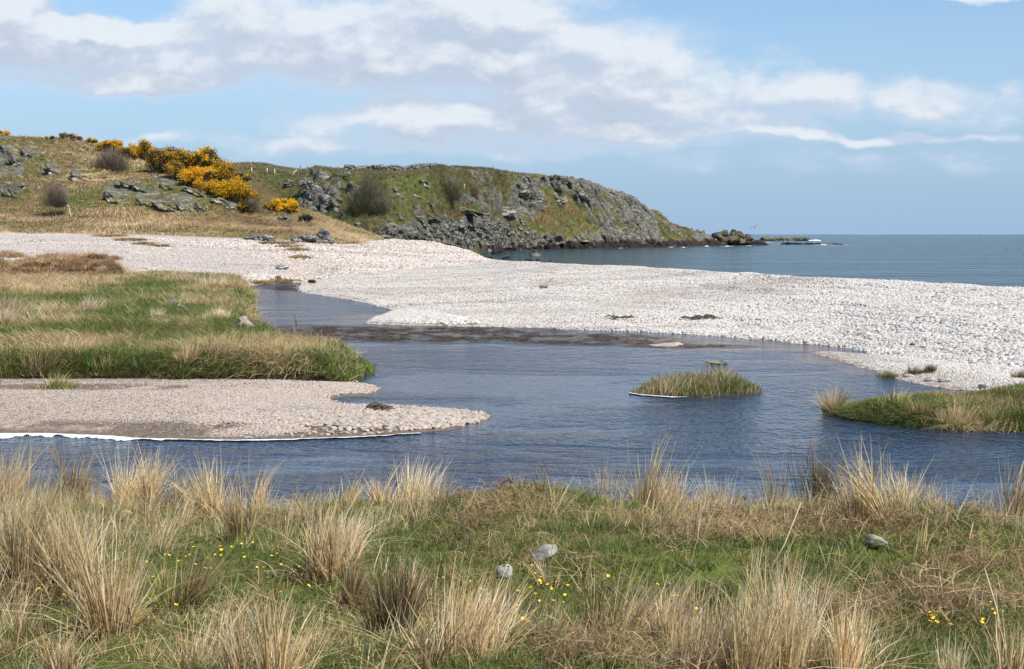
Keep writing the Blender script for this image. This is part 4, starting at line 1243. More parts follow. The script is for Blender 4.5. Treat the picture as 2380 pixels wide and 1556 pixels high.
hill_rocks = [  # crop-1 x, y, w, h, slabs, label
    (40, 235, 100, 120, 3, 'tall pale crag cut by the left edge high on the hillside'),
    (115, 310, 95, 160, 4, 'pale lichened crag running downhill near the top left of the hill'),
    (190, 275, 85, 110, 3, 'dark-topped outcrop right of the pale crag at upper left'),
    (360, 390, 95, 130, 3, 'white-spotted outcrop on green turf halfway up the hill'),
    (540, 430, 70, 105, 3, 'narrow tilted outcrop left of the bare brown bush'),
    (80, 545, 120, 110, 4, 'low tilted slabs above the small boulder at far left of the hill'),
    (170, 505, 50, 75, 2, 'small dark outcrop uphill left of the wind-bent tree'),
    (280, 500, 40, 40, 1, 'small pale rock directly above the wind-bent tree'),
    (815, 575, 165, 130, 2, 'big rounded grey outcrop right of the wind-bent tree'),
    (910, 490, 130, 110, 3, 'dark jagged top of the middle outcrop on the hill'),
    (1005, 530, 120, 80, 2, 'flat-topped pinkish outcrop in the middle of the hill'),
    (1035, 605, 130, 95, 3, 'white-lichened outcrop under the flat-topped one'),
    (1185, 640, 180, 120, 2, 'long grey slab sloping down to the pasture'),
    (1110, 425, 60, 50, 1, 'single light slab under the large gorse thicket'),
    (1200, 505, 115, 75, 3, 'thin tilted slabs below the gorse thicket'),
    (1395, 540, 155, 90, 2, 'broad smooth grey outcrop beside the bright lower gorse'),
    (1325, 650, 130, 110, 3, 'white-streaked slabs at the foot of the hill'),
    (1450, 645, 90, 120, 3, 'steep dark outcrop at the hill foot left of the gorse'),
    (1595, 605, 140, 80, 3, 'grey slabs directly under the bright lower gorse'),
    (1685, 650, 130, 110, 3, 'slabs stepping down to the pasture beneath the lower gorse'),
    (2085, 735, 120, 80, 4, 'row of pale slabs below the single small gorse bush'),
    (2190, 745, 65, 60, 2, 'small tilted slab right of the small gorse bush'),
    (620, 440, 40, 50, 1, 'small grey rock under the bare brown bush'),
    (770, 440, 60, 50, 2, 'small outcrop just below the bare brown bush'),
]
for i, (x, y, w, h, k, lab) in enumerate(hill_rocks):
    u, v = Z1(x, y)
    crag(HILL, u, v, w * .3231, h * .3231, lab, G_HILL, slabs=k, seed=i)
P, N = HILL.place(78, 540)
crag(HILL, 80, 527, 15, 9, 'small pale boulder on the pasture below the pale crags', mat=M_GREY, slabs=1, tilt=.1, name='boulder', cat='boulder')
crag(HILL, 84, 527 - 60, 12, 8, 'white-topped little stone among bracken at far left', mat=M_GREY, slabs=1, tilt=.1, name='boulder', cat='boulder')
crag(BEACH, 86, 531, 17, 13, 'angular grey boulder at the top edge of the pale beach', mat=M_GREY, slabs=1, tilt=.2, name='boulder', cat='boulder')
crag(BEACH, 69, 533, 16, 9, 'low grey boulder left of the angular one above the beach', mat=M_GREY, slabs=1, tilt=.1, name='boulder', cat='boulder')
G_HEAD = 'rock outcrops on the headland'
head_rocks = [  # crop-2 x, y, w, h, slabs, tilt, material, label
    (285, 245, 150, 150, 2, .5, M_GREY, 'tall pointed grey crag under the leaning fence posts'),
    (400, 385, 110, 130, 1, .3, M_GREY, 'big smooth boulder with a dark hollow on the headland'),
    (460, 400, 100, 170, 3, .8, M_CLIFFROCK, 'white-speckled slab leaning on the big smooth boulder'),
    (250, 430, 150, 90, 4, .5, M_CLIFFROCK, 'speckled slabs right of the small gorse bush'),
    (150, 250, 110, 90, 3, .5, M_CLIFFROCK, 'low broken outcrop left of the pointed crag'),
    (530, 480, 85, 55, 2, .4, M_CLIFFROCK, 'small pale outcrop left of the olive thicket'),
    (1110, 255, 95, 85, 3, .5, M_CLIFFROCK, 'speckled outcrop on green slope left of the brown scrub'),
    (1050, 340, 80, 60, 2, .6, M_CLIFFROCK, 'thin pale outcrop on the green headland slope'),
    (920, 310, 90, 110, 4, .9, M_CLIFFROCK, 'streak of broken rock running down the green slope'),
    (1150, 480, 125, 115, 3, .5, M_CLIFFROCK, 'dark-faced outcrop in the middle of the headland'),
    (1390, 430, 230, 100, 4, .5, M_CLIFFROCK, 'wide pale slabs below the brown scrub'),
    (1530, 440, 110, 90, 2, .5, M_GREY, 'smooth pale slab beside the wide slabs'),
    (1690, 460, 140, 120, 1, .1, M_GREY, 'blocky grey buttress in the middle of the cliff'),
    (1645, 540, 60, 80, 1, .1, M_GREY, 'narrow block under the grey buttress'),
    (1810, 525, 60, 80, 1, .2, M_CLIFFROCK, 'pale upright block right of the grey buttress'),
    (930, 500, 90, 60, 2, .4, M_CLIFFROCK, 'grey outcrop above the beach end of the slope'),
    (880, 540, 90, 80, 3, .4, M_CLIFFROCK, 'speckled outcrop left of the grey one low on the slope'),
    (820, 630, 110, 80, 3, .4, M_CLIFFROCK, 'broken pale rocks where pasture meets the headland'),
    (1255, 665, 220, 130, 3, .7, M_CLIFFROCK, 'greenish striped slab dipping to the beach'),
    (1080, 650, 130, 75, 3, .4, M_CLIFFROCK, 'jumbled rocks behind the top of the beach'),
    (640, 560, 90, 80, 3, .4, M_CLIFFROCK, 'brushy outcrop above the rusty bracken'),
    (450, 540, 110, 90, 2, .8, M_CLIFFROCK, 'smooth slab above the green foot of the slope'),
    (1480, 610, 90, 60, 1, .2, M_GREY, 'rounded boulder on the boulder apron below the cliff'),
    (1830, 300, 100, 130, 1, .1, M_GREY, 'smooth grey buttress high on the cliff'),
    (1950, 370, 90, 130, 1, .15, M_GREY, 'tall dark-footed buttress right of the smooth one'),
    (2075, 360, 100, 130, 2, .1, M_CLIFFROCK, 'undercut buttress near the cliff top'),
    (2240, 320, 110, 130, 3, .3, M_CLIFFROCK, 'fluted crag under the sloping cliff top'),
    (2250, 650, 170, 80, 1, .5, M_CLIFFROCK, 'ramp of ridged rock rising from the tide line'),
]
for i, (x, y, w, h, k, t, m, lab) in enumerate(head_rocks):
    u, v = Z2(x, y)
    crag(HEAD, u, v, w * .3231, h * .3231, lab, G_HEAD, m, k, t, 50 + i, depth=.4)
# boulder apron: scree nobody could count, plus the larger dark shore rocks one by one
def scree():
    r = np.random.default_rng(77)
    w = blob(HEAD.u, HEAD.v, [(1110, 540, 110, 26), (1180, 560, 110, 18), (1040, 560, 60, 20), (960, 545, 70, 14), (1260, 562, 60, 10)]) + .015 * (HEAD.rock > .5) * (HEAD.u > 640)
    P, N, u, v = HEAD.scatter(1900, w, 78)
    ps = []
    for k in range(6):
        W, F = rock_shape(500 + k, (1, .85, .65), 3, 12, .10)
        ps.append(proto('scree_stone', mesh_of('scree_stone', W, F, M_SCREE)))
    n = len(P)
    s = .22 + .95 * r.random(n) ** 5
    scatter('scree', P + np.array([0, 0, .1]), np.stack([r.normal(0, .4, n), r.normal(0, .4, n), r.uniform(0, 6.28, n)], -1), s[:, None] * np.ones((1, 3)), r.integers(0, 6, n), ps,
            'grey broken stones scattered over the foot of the headland', 'scree')
scree()
def sea_rock(u, v, w, h, label, mat, seed, z=SEAZ, name='shore_rock', cat='rock', group=None, slabs=1, tilt=0.0):
    """a rock standing in the sea: (u, v) is its waterline centre"""
    P = at_z(u, v, z)
    k = P[1] / FPX
    W, H = w * k, h * k
    r = np.random.default_rng(seed)
    parts = []
    for i in range(slabs):
        f = 0 if slabs == 1 else (i / (slabs - 1) - .5) * 2
        ww = W / (2 if slabs == 1 else slabs * .95)
        Wv, F = rock_shape(seed * 7 + i, (ww * r.uniform(.9, 1.15), ww * .7, H * (1.0 if slabs == 1 else r.uniform(.6, 1.05))), 4, 16, .12, (0, tilt, r.normal(0, .3)))
        parts.append((Wv + np.array([f * (W / 2 - ww * .6), r.normal(0, ww * .2), 0]), F))
    V, F = join(parts)
    return tag(link(name, mesh_of(name, V, F, mat), None, P), label, cat, group)
for i, (x, y, w, h, lab) in enumerate([
    (1905, 805, 130, 50, 'brown rock standing in the sea off the cliff foot'), (2010, 850, 60, 28, 'dark triangular rock at the sea end of the bar'),
    (1850, 845, 90, 24, 'low black rock where the bar meets the sea'), (1790, 842, 60, 20, 'small black rock left of the low one at the bar end'), (1700, 825, 110, 26, 'black seaweedy rock below the boulder apron'),
    (1620, 790, 130, 40, 'dark tidal boulder at the corner of the little bay'), (1730, 765, 90, 30, 'round black boulder at the tide line under the apron'), (1890, 745, 100, 50, 'black wet boulder at the foot of the cliff'),
    (1800, 755, 90, 40, 'dark boulder between two black ones on the tide line'), (1540, 745, 100, 40, 'grey-black boulder at the beach end of the apron'), (1570, 830, 80, 24, 'flat dark rock lying on the last pebbles'), (1930, 838, 60, 20, 'low dark rock just beyond the bar crest'), (1990, 770, 40, 14, 'tiny black rock awash near the cliff foot')]):
    u, v = Z2(x, y)
    sea_rock(u, v, w * .3231, h * .3231, lab, M_DARK if i else M_SEAROCK, 900 + i, group='dark rocks along the shore')
def sea_stack():
    P0 = at_z(1700, 570, SEAZ)
    k = P0[1] / FPX
    e = empty('sea_stack', P0, 'craggy rock stack with two knobs off the end of the headland', 'sea stack')
    up, lowr = [], []
    for i, (u, top, w, d) in enumerate([(1680, 527, 26, .9), (1672, 540, 40, 1.1), (1706, 534, 34, 1), (1722, 539, 32, 1), (1738, 546, 32, 1), (1694, 548, 60, 1.2), (1712, 546, 60, 1.3), (1655, 552, 34, 1), (1752, 556, 30, 1), (1640, 552, 34, 1.2)]):
        h = (571 - top) * k
        W, F = rock_shape(700 + i, (w * k * .56, w * k * .5 * d, h * .56), 4, 15, .13, (0, .15 if i else 0, i * .7))
        up.append((W + np.array([(u - 1700) * k, (i % 3 - 1) * 1.2 + 2, h * .46]), F))
    for i, (u, w, h) in enumerate([(1640, 46, 12), (1672, 44, 14), (1705, 48, 15), (1735, 44, 12), (1756, 40, 9), (1775, 26, 6), (1622, 40, 14)]):
        W, F = rock_shape(730 + i, (w * k * .62, w * k * .5, h * k * .95), 4, 15, .12, (0, 0, i * .9))
        lowr.append((W + np.array([(u - 1700) * k, -1.5 + (i % 2), h * k * .15]), F))
    link('crag', mesh_of('crag', *join(up), M_SEAROCK), e)
    link('tide_ledge', mesh_of('tide_ledge', *join(lowr), M_DARK), e)
sea_stack()
sea_rock(1824, 560, 108, 11, 'low flat-topped skerry beyond the stack', M_SEAROCK, 41, name='skerry', cat='skerry', slabs=7)
sea_rock(1862, 568.5, 90, 6, 'thin line of wet black reef in front of the skerry', M_DARK, 42, name='reef', cat='reef', slabs=8)
sea_rock(1945, 569, 48, 4, 'last outer black rocks of the reef, washed by foam', M_DARK, 43, name='reef', cat='reef', slabs=4)
sea_rock(1768, 561, 36, 5, 'low dark ledge between the stack and the skerry', M_DARK, 44, name='reef', cat='reef', slabs=3)
def surf():
    r = np.random.default_rng(5)
    parts = []
    for (u, v, w, h, n) in [(1893, 560, 30, 6, 26), (1915, 569.5, 50, 2.2, 26), (1965, 569.5, 16, 2, 8), (1785, 564.5, 26, 1.5, 10), (1690, 573, 30, 1.8, 16), (1645, 573, 12, 3, 8), (1560, 575, 14, 1.5, 6), (1445, 577.5, 14, 1.5, 6), (1740, 572, 14, 2, 8), (1820, 567, 40, 1.2, 10), (1590, 575.5, 14, 1.6, 6), (1940, 571, 20, 1.5, 8)]:
        for _ in range(n):
            uu = u + r.uniform(-.5, .5) * w
            P = at_z(uu, v + r.normal(0, .4), SEAZ)
            k = P[1] / FPX
            s = h * k * r.uniform(.3, .8) * max(.15, 1 - abs(uu - u) / (w * .55))
            W, F = rock_shape(int(r.integers(1e6)), (s * 2.6 + .25, s * .8 + .3, s * .55), 2, 8, .25)
            parts.append((W + P, F))
    tag(link('foam', mesh_of('foam', *join(parts), M_FOAM, smooth=True)), 'white surf breaking on the skerry, reef and stack', 'surf', None, 'stuff')
surf()

def stone_at(layer, u, v, w, h, label, mat, seed, name='stone', cat='stone', depth=.8, tilt=0.0, sink=.3, flat=False, cuts=12, z=None, yaw=0, rnd=.25):
    P = at_z(u, v + h * .45, z) if z is not None else layer.place(u, v + h * .45)[0]
    k = math.hypot(P[0], P[1]) / FPX
    W, F = rock_shape(seed, (w * k * .52, w * k * .52 * depth, h * k * (.5 + sink * .5)), 4, cuts, .05 + .12 * (.25 - rnd), (0, tilt, yaw), rnd)
    W[:, 2] += h * k * (.5 - sink * .5)
    o = link(name, mesh_of(name, W, F, mat, smooth=not flat), None, P)
    return tag(o, label, cat)
stone_at(BEACH, 655, 617, 38, 12, 'flat pale-green slab lying on the pebble beach', M_SLAB, 5, 'slab', 'stone slab', .8, .12, .2, True, 9)
stone_at(BEACH, 646, 643, 17, 11, 'dark rounded stone above the far end of the stream', M_WEED, 6, 'stone', 'stone')
stone_at(BEACH, 688, 654, 30, 8, 'brown weedy stone at the head of the stream', M_MOSSY, 7, 'stone', 'stone')
stone_at(BEACH, 728, 653, 22, 7, 'dark wedge of rock where the stream disappears', M_DARK, 8, 'stone', 'stone')
stone_at(BAR, 1262, 662, 20, 15, 'lone tan boulder among the white cobbles of the bar', mat_rock('tan_stone', (.36, .27, .18), .1, 3.0), 9, 'boulder', 'boulder')
stone_at(None, 1663, 842, 60, 9, 'flat greenish boulder lying in the stream behind the grassy islet', mat_rock('stream_stone', (.27, .27, .20), .15, 3.0), 10, 'boulder', 'boulder', .55, .05, .3, z=0, rnd=.6)
stone_at(MEADOW, 400, 703, 34, 20, 'blue-grey rock half sunk in the meadow', M_GREY, 11, 'boulder', 'boulder', .8, .35, .3, True)
stone_at(MEADOW, 424, 712, 30, 12, 'long pale stone lying against the blue-grey meadow rock', M_FIELD, 12, 'stone', 'stone', .6, .3)
stone_at(MEADOW, 498, 676, 22, 12, 'pale sandy stone among straw tufts near the stream', M_FIELD, 13)
stone_at(MEADOW, 580, 663, 20, 9, 'light grey stone at the stream end of the meadow', M_GREY, 14)
stone_at(BANK, 1257, 1290, 78, 46, 'grey lichened rounded rock in the turf of the near bank', M_FIELD, 15, 'boulder', 'rock', .75, -.3, -.15, rnd=.05, yaw=.4)
stone_at(BANK, 1177, 1328, 40, 36, 'smaller angular whitish rock in the near turf', M_FIELD, 16, 'stone', 'rock', .8, .2, .1, True, rnd=0, cuts=9)
stone_at(BANK, 2035, 1262, 60, 34, 'moss-topped rock buried in grass on the right of the near bank', M_MOSSY, 27, 'boulder', 'rock', .8, .1, -.2, rnd=.05)
stone_at(SPIT, 1040, 985, 18, 9, 'dark stone near the tip of the gravel spit', M_DARK, 18)
for i, (u, v, w, h, lab) in enumerate([(2160, 878, 30, 11, 'rounded white stone beside the tufts at the right bank'), (2195, 880, 34, 12, 'biggest pale stone behind the two dark tufts of the right bank'), (2285, 896, 30, 12, 'tan stone at the back edge of the right bank'), (2110, 871, 24, 8, 'flat pale stone at the water edge near the right bank'),
                                 (2200, 745, 30, 13, 'large pinkish cobble high on the right of the bar'), (2120, 800, 20, 14, 'round orange-pink cobble on the right of the bar')]):
    stone_at(BAR if v < 850 else SHOAL, u, v, w, h, lab, M_FIELD if i != 5 else mat_rock('orange_stone', (.5, .3, .22), .1, 4.0), 60 + i)
def stone_pile(name, layer, u0, u1, vb, vt, n, label, cat, mat, seed, taper=True, size=(.5, 1.0)):
    """stones heaped between view pixels u0..u1, from vb up to vt"""
    r = np.random.default_rng(seed)
    P, _ = layer.place((u0 + u1) / 2, vb)
    k = P[1] / FPX
    W, H = (u1 - u0) * k, (vb - vt) * k
    parts = []
    for i in range(n):
        t = r.random() ** 1.3
        half = W / 2 * ((1 - t) * .95 + .12 if taper else 1)
        x = r.uniform(-half, half); y = r.uniform(-half, half) if taper else r.normal(0, .25)
        z = t * H * (1.0 if taper else 1)
        s = r.uniform(*size) * .42
        V, F = rock_shape(int(r.integers(1e6)), (s, s * .8, s * .55), 3, 11, .06, (r.normal(0, .4), r.normal(0, .4), r.uniform(0, 6)))
        parts.append((V + np.array([x, y, z + .05]), F))
    return tag(link(name, mesh_of(name, *join(parts), mat), None, P), label, cat)
stone_pile('stone_cairn', BEACH, 737, 769, 561, 534, 150, 'pointed heap of pale stones at the back of the beach', 'cairn', M_DRYSTONE, 31, True, (.5, .95))
stone_pile('stone_row', BEACH, 684, 734, 559, 550, 60, 'low tumbled row of stones left of the cairn', 'stone row', M_DRYSTONE, 32, False, (.45, .95))
stone_pile('stone_row', BEACH, 570, 640, 556, 551, 34, 'scattered low grey stones at the back edge of the beach', 'stone row', M_DRYSTONE, 33, False, (.5, 1.2))
def drystone_wall():
    r = np.random.default_rng(8)
    parts = []
    p0 = None
    for u in np.arange(806, 1012, .85):
        P, _ = HEAD.place(u, np.interp(u, [a for a, b in HEAD_SKY], [b for a, b in HEAD_SKY]) + 2.5, 3)
        if p0 is None: p0 = P
        ht = 1.1 * (1 - .5 * vnoise(np.array([[u * .05, 0, 0]]), 3)[0])
        for j in range(4):
            s = r.uniform(.22, .42)
            V, F = rock_shape(int(r.integers(1e6)), (s * 1.25, s, s * .7), 2, 10, .06, (r.normal(0, .3), r.normal(0, .3), r.uniform(0, 6)))
            parts.append((V + P - p0 + np.array([r.normal(0, .15), -.6 + r.normal(0, .15), j * ht / 3.2 - .1]), F))
    tag(link('drystone_wall', mesh_of('drystone_wall', *join(parts), M_DRYSTONE), None, p0), 'long low drystone wall along the headland skyline', 'stone wall')
drystone_wall()

# ------------------------------------------------------------------ fence posts, driftwood, gull
def post(u, vt, vb, label, lean=0.0, w=.15, mat=None, layer=None, group='fence posts on the headland ridge'):
    P, _ = (layer or HEAD).place(u, vb)
    k = P[1] / FPX
    H = (vb - vt) * k
    V, F = tube([(0, 0, -.3), (lean * H * .5, 0, H * .5), (lean * H, 0, H)], [w, w * .95, w * .8], 7)
    tag(link('fence_post', mesh_of('fence_post', V, F, mat or M_POST), None, P), label, 'fence post', group)
post(697, 381, 402, 'tallest upright dark post on the ridge beside the pointed crag')
post(706, 384, 402, 'dark post leaning right beside the tallest one', .45)
post(675, 391, 406, 'pale stay leaning hard against the tallest post', 1.0, .08, M_PALEPOST)
post(637, 390, 402, 'pale post on the green ridge left of the leaning posts', 0, .09, M_PALEPOST)
post(619, 388, 399, 'pale short post nearest the gorse thicket on the ridge', 0, .09, M_PALEPOST)
post(585, 386, 398, 'pale post on the ridge just above the gorse thicket', 0, .09, M_PALEPOST)
post(537, 370, 384, 'thin dark post rising behind the gorse on the skyline', 0, .07)
post(960, 384, 394, 'thin dark post at the right end of the drystone wall', 0, .06)
post(1183, 391, 400, 'small dark post on the straw-coloured cliff top', 0, .08)
post(1083, 427, 440, 'short white post in the brown scrub of the headland', 0, .12, M_PALEPOST, group='white markers')
def stump():
    P, _ = MEADOW.place(577, 766)
    k = P[1] / FPX
    e = empty('driftwood_stump', P + np.array([0, 0, -.02]), 'bleached driftwood stump with torn roots on the meadow edge', 'driftwood stump')
    W, F = rock_shape(21, (.20, .18, .20), 4, 10, .22)
    link('root_ball', mesh_of('root_ball', W + np.array([-.10, 0, .20]), F, M_BONEWOOD), e)
    r = np.random.default_rng(3)
    V, F = tube([(-.12, 0, .22), (.05, -.05, .15), (.20, -.1, .06), (.27, -.12, -.02)], [.13, .11, .09, .07], 9)
    link('trunk', mesh_of('trunk', V + .012 * fbm(V * 14, 3, 2)[:, None], F, M_BONEWOOD), e)
    V, F = tube([(-.02, .1, .26), (.14, .08, .22), (.28, .02, .16), (.33, 0, .10)], [.08, .07, .06, .03], 8)
    link('branch', mesh_of('branch', V, F, M_WEED), e)
    for i in range(5):
        a = r.uniform(1.5, 4.2)
        V, F = tube([(-.14, 0, .22), (-.14 + .14 * math.cos(a), .1 * math.sin(a * 2), .26 + .12 * math.sin(a)), (-.14 + .2 * math.cos(a + .5), .1, .22 + .2 * math.sin(a + .5) * .9)], [.04, .03, .012], 6)
        link('root', mesh_of('root', V, F, M_BONEWOOD), e)
stump()
bpy.data.objects['driftwood_stump'].scale = (.82, .82, .82)
def stick(layer, pts, rad, label, mat=None, name='driftwood_branch', lift=.03):
    Q = np.array([layer.place(u, v)[0] + np.array([0, 0, lift]) for u, v in pts])
    o = Q[0].copy()
    V, F = tube(Q - o, np.linspace(rad, rad * .35, len(Q)), 6)
    tag(link(name, mesh_of(name, V + rad * .4 * fbm(V * 9, 2, 5)[:, None], F, mat or M_BONEWOOD), None, o), label, 'driftwood')
stick(MEADOW, [(404, 780), (420, 776), (438, 774), (456, 768)], .035, 'bleached branch lying over the peaty dip in the meadow')
stick(MEADOW, [(425, 745), (437, 748), (450, 745)], .03, 'short dark branch lying in the meadow above the peaty dip', M_POST)
stick(MEADOW, [(655, 840), (675, 838), (692, 834)], .02, 'small pale twig lying on the green meadow point')
stick(RIGHT, [(2330, 908), (2352, 910), (2376, 912)], .025, 'pale stick lying along the back of the right bank')
def wrack(u0, u1, v, n, label, seed, layer=BAR, mat=None):
    r = np.random.default_rng(seed)
    parts = []
    c, _ = layer.place((u0 + u1) / 2, v)
    for i in range(n):
        u = r.uniform(u0, u1)
        P, _ = layer.place(u, v + r.normal(0, 1.4) + 2 * math.sin((u - u0) * .08))
        a = r.normal(0, .5)
        L_ = r.uniform(.10, .32)
        d = np.array([math.cos(a), math.sin(a), 0]) * L_
        parts.append(tube(np.array([P - c - d / 2 + [0, 0, .07], P - c + [0, 0, .09 + r.random() * .04], P - c + d / 2 + [0, 0, .07]]), [.008, .016, .006], 5))
    tag(link('seaweed_line', mesh_of('seaweed_line', *join(parts), mat or M_WEED), None, c), label, 'seaweed')
wrack(1588, 1672, 742, 40, 'dark strip of dried seaweed across the cobbles of the bar', 1)
wrack(1418, 1470, 741, 22, 'faint scatter of dried weed left of the dark seaweed strip', 2)
wrack(868, 896, 957, 22, 'small brown heap of weed on the gravel spit', 3, SPIT)
def gull():
    P = at_y(1753, 530, 330)
    e = empty('gull', P, 'small dark gull gliding over the sea right of the stack', 'bird')
    V, F = tube([(-.28, 0, 0), (-.15, 0, .03), (0, 0, .04), (.16, 0, .02), (.30, 0, -.02)], [.015, .07, .09, .06, .02], 8)
    link('body', mesh_of('body', V, F, M_POST), e)
    for s in (-1, 1):
        W = np.array([(-.10, 0, .05), (.12, 0, .05), (.10 - .02, s * .45 * .8, .20), (-.06, s * .45 * .8, .20), (-.10, s * .95, .13), (-.16, s * .9, .13)], float)
        W2 = W - np.array([0, 0, .025])
        Vw = np.concatenate([W, W2])
        Fq = np.array([(0, 1, 2, 3), (3, 2, 4, 5), (6, 9, 8, 7), (9, 11, 10, 8), (0, 6, 7, 1), (1, 7, 8, 2), (2, 8, 10, 4), (4, 10, 11, 5), (5, 11, 9, 3), (3, 9, 6, 0)])
        link('wing', mesh_of('wing', Vw, Fq, M_POST), e)
    e.rotation_euler = (radians(24), radians(10), radians(-65))
    e.scale = (1.25, 1.25, 1.25)
gull()

# ------------------------------------------------------------------ gorse, bare bushes and the bent tree
YEL = [(.68, .375, .010), (.76, .45, .016), (.58, .29, .010), (.72, .41, .012)]
GORSE_G = [(.050, .060, .018), (.07, .075, .025), (.035, .045, .015), (.09, .075, .03)]
GORSE_D = [(.075, .055, .035), (.05, .04, .025), (.10, .075, .045)]
def leaf_cloud(P, N, size, C, seed):
    """small quads scattered at P, loosely facing N"""
    r = np.random.default_rng(seed)
    n = len(P)
    N = N + r.normal(0, .7, (n, 3)); N /= np.linalg.norm(N, axis=1, keepdims=True)
    t = np.cross(N, r.normal(size=(n, 3))); t /= np.linalg.norm(t, axis=1, keepdims=True) + 1e-9
    b = np.cross(N, t)
    s = (size * r.uniform(.6, 1.3, n))[:, None]
    V = np.stack([P - t * s, P - b * s * .6, P + t * s, P + b * s * .6], 1).reshape(-1, 3)
    return V, np.arange(4 * n).reshape(n, 4), np.repeat(C, 4, 0)
def gorse(layer, u, vt, vb, w, yellow, label, n=5200, seed=0, dark=.25, lobes=15, yb=None):
    """gorse bush: yellow flowers over spiny green foliage on short stems"""
    n = int(n * 1.6)
    P0 = layer.place(u, vb)[0]
    k = P0[1] / FPX
    W, H = w * k, (vb - vt) * k
    r = np.random.default_rng(seed + 400)
    cen = np.stack([r.uniform(-.5, .5, lobes) * W * .75, r.uniform(-.35, .35, lobes) * W * .6, H * r.uniform(.30, .80, lobes)], -1)
    edge = np.abs(cen[:, 0]) / (W * .5)
    cen[:, 2] *= (1 - .45 * edge ** 2)
    rad = np.minimum(H, W) * r.uniform(.15, .32, lobes)
    li = r.choice(lobes, n, p=rad ** 2 / (rad ** 2).sum())
    d = r.normal(size=(n, 3)); d /= np.linalg.norm(d, axis=1, keepdims=True)
    rr = rad[li] * (1 - .6 * r.random(n) ** 2.0) * (1 + .5 * fbm(d * 3.5 + li[:, None] * 3, 4, seed)) * (1 + .18 * np.abs(r.normal(size=n)) * (r.random(n) < .25))
    P = cen[li] + d * rr[:, None] * np.array([1.1, 1.1, .85])
    ok = P[:, 2] > -.2
    P, d, rr, li = P[ok], d[ok], rr[ok], li[ok]
    up = d[:, 2] * .55 - d[:, 1] * .30 + .35 * (rr / rad[li] - .75) * 3
    cl = 1.35 * fbm(P * 1.6 + seed * 3, 3, seed + 9) + .22 * r.normal(size=len(P))
    isy = (up + cl * 1.1 + (yellow - .5) * 1.7) > .42
    e = empty('gorse_bush', P0, label, 'gorse bush', 'gorse bushes on the hillside')
    pg = np.where(r.random(len(P))[:, None] < dark, pick(r, GORSE_D, len(P)), pick(r, GORSE_G, len(P)))
    sz = .042 + .0003 * w
    V, F, C = leaf_cloud(P[~isy], d[~isy], np.full((~isy).sum(), sz), pg[~isy], seed)
    link('foliage', mesh_of('foliage', V, F, M_PLANT, {'Col': C}), e)
    if isy.any():
        V, F, C = leaf_cloud(P[isy], d[isy], np.full(isy.sum(), sz * .85), pick(r, YEL, int(isy.sum())), seed + 1)
        link('blossom', mesh_of('blossom', V, F, M_PLANT, {'Col': C}), e)
    parts = []
    for c in cen:
        parts.append(tube([(c[0] * .4, c[1] * .4, -.3), c * np.array([.75, .75, .5]), c], [.06, .045, .02], 5))
    link('stems', mesh_of('stems', *join(parts), M_POST), e)
    return e
for i, (u, vt, vb, w, ye, lab, kw) in enumerate([
    (10, 296, 312, 44, .8, 'small yellow gorse on the skyline at the far left edge', dict(n=1500)),
    (112, 312, 321, 36, .6, 'low flat gorse sprig on the hill crest', dict(n=700)),
    (149, 303, 322, 20, .45, 'sparse upright yellow-brown gorse on the crest', dict(n=900, dark=.6)),
    (168, 304, 324, 22, .12, 'thin brown gorse with few flowers on the crest', dict(n=700, dark=.8)),
    (187, 312, 326, 16, .05, 'dark little bush on the crest between gorse sprigs', dict(n=600, dark=.7)),
    (212, 316, 331, 34, .55, 'low yellow gorse at the left end of the big thicket', dict(n=1100)),
    (256, 319, 352, 66, .85, 'bright yellow gorse uphill of the bare brown bush', dict(n=5200)),
    (296, 334, 366, 50, .75, 'yellow gorse behind the top of the bare brown bush', dict(n=3600)),
    (330, 317, 366, 74, .68, 'tallest yellow gorse on the skyline left of the dark thicket', dict(n=6500)),
    (362, 338, 398, 52, .25, 'dark green gorse between the two yellow skyline bushes', dict(n=4200, dark=.5)),
    (402, 334, 400, 92, .38, 'large half-green gorse with yellow crest in the thicket', dict(n=9500, dark=.45, lobes=22)),
    (470, 336, 408, 100, .48, 'broad gorse sloping right along the thicket skyline', dict(n=9500, dark=.35, lobes=22)),
    (520, 360, 422, 62, .5, 'gorse with yellow crest at the right shoulder of the thicket', dict(n=5000, dark=.4)),
    (418, 368, 420, 64, .42, 'greenish gorse bulging at the bottom of the thicket', dict(n=5600)),
    (458, 383, 436, 80, .72, 'yellow gorse in the centre of the thicket foot', dict(n=7000)),
    (496, 406, 452, 90, .88, 'brilliant yellow gorse below the thicket', dict(n=8000)),
    (550, 412, 472, 92, .85, 'largest bright yellow gorse at the lower right of the thicket', dict(n=9500, lobes=22)),
    (578, 432, 474, 44, .7, 'yellow gorse at the far lower right of the thicket', dict(n=3000)),
    (560, 392, 420, 40, .3, 'brownish gorse on the slope right of the thicket', dict(n=2200, dark=.7)),
    (570, 462, 494, 46, .02, 'dark green gorse without flowers under the bright ones', dict(n=2800, dark=.3)),
    (660, 454, 492, 72, .8, 'lone small yellow gorse bush among the slabs', dict(n=5600)),
    (620, 468, 486, 24, .7, 'tiny gorse left of the lone yellow bush', dict(n=900)),
    (710, 494, 515, 36, .22, 'withered orange-brown gorse below the slabs', dict(n=1300, dark=.6)),
]):
    gorse(HILL if not 9999 < i else HEAD, u, vt, vb, w, ye, lab, seed=i, **kw)
TWIG = [(.14, .105, .085), (.19, .145, .115), (.10, .075, .06), (.23, .18, .14)]
TWIG_O = [(.13, .12, .07), (.17, .155, .10), (.10, .095, .06)]
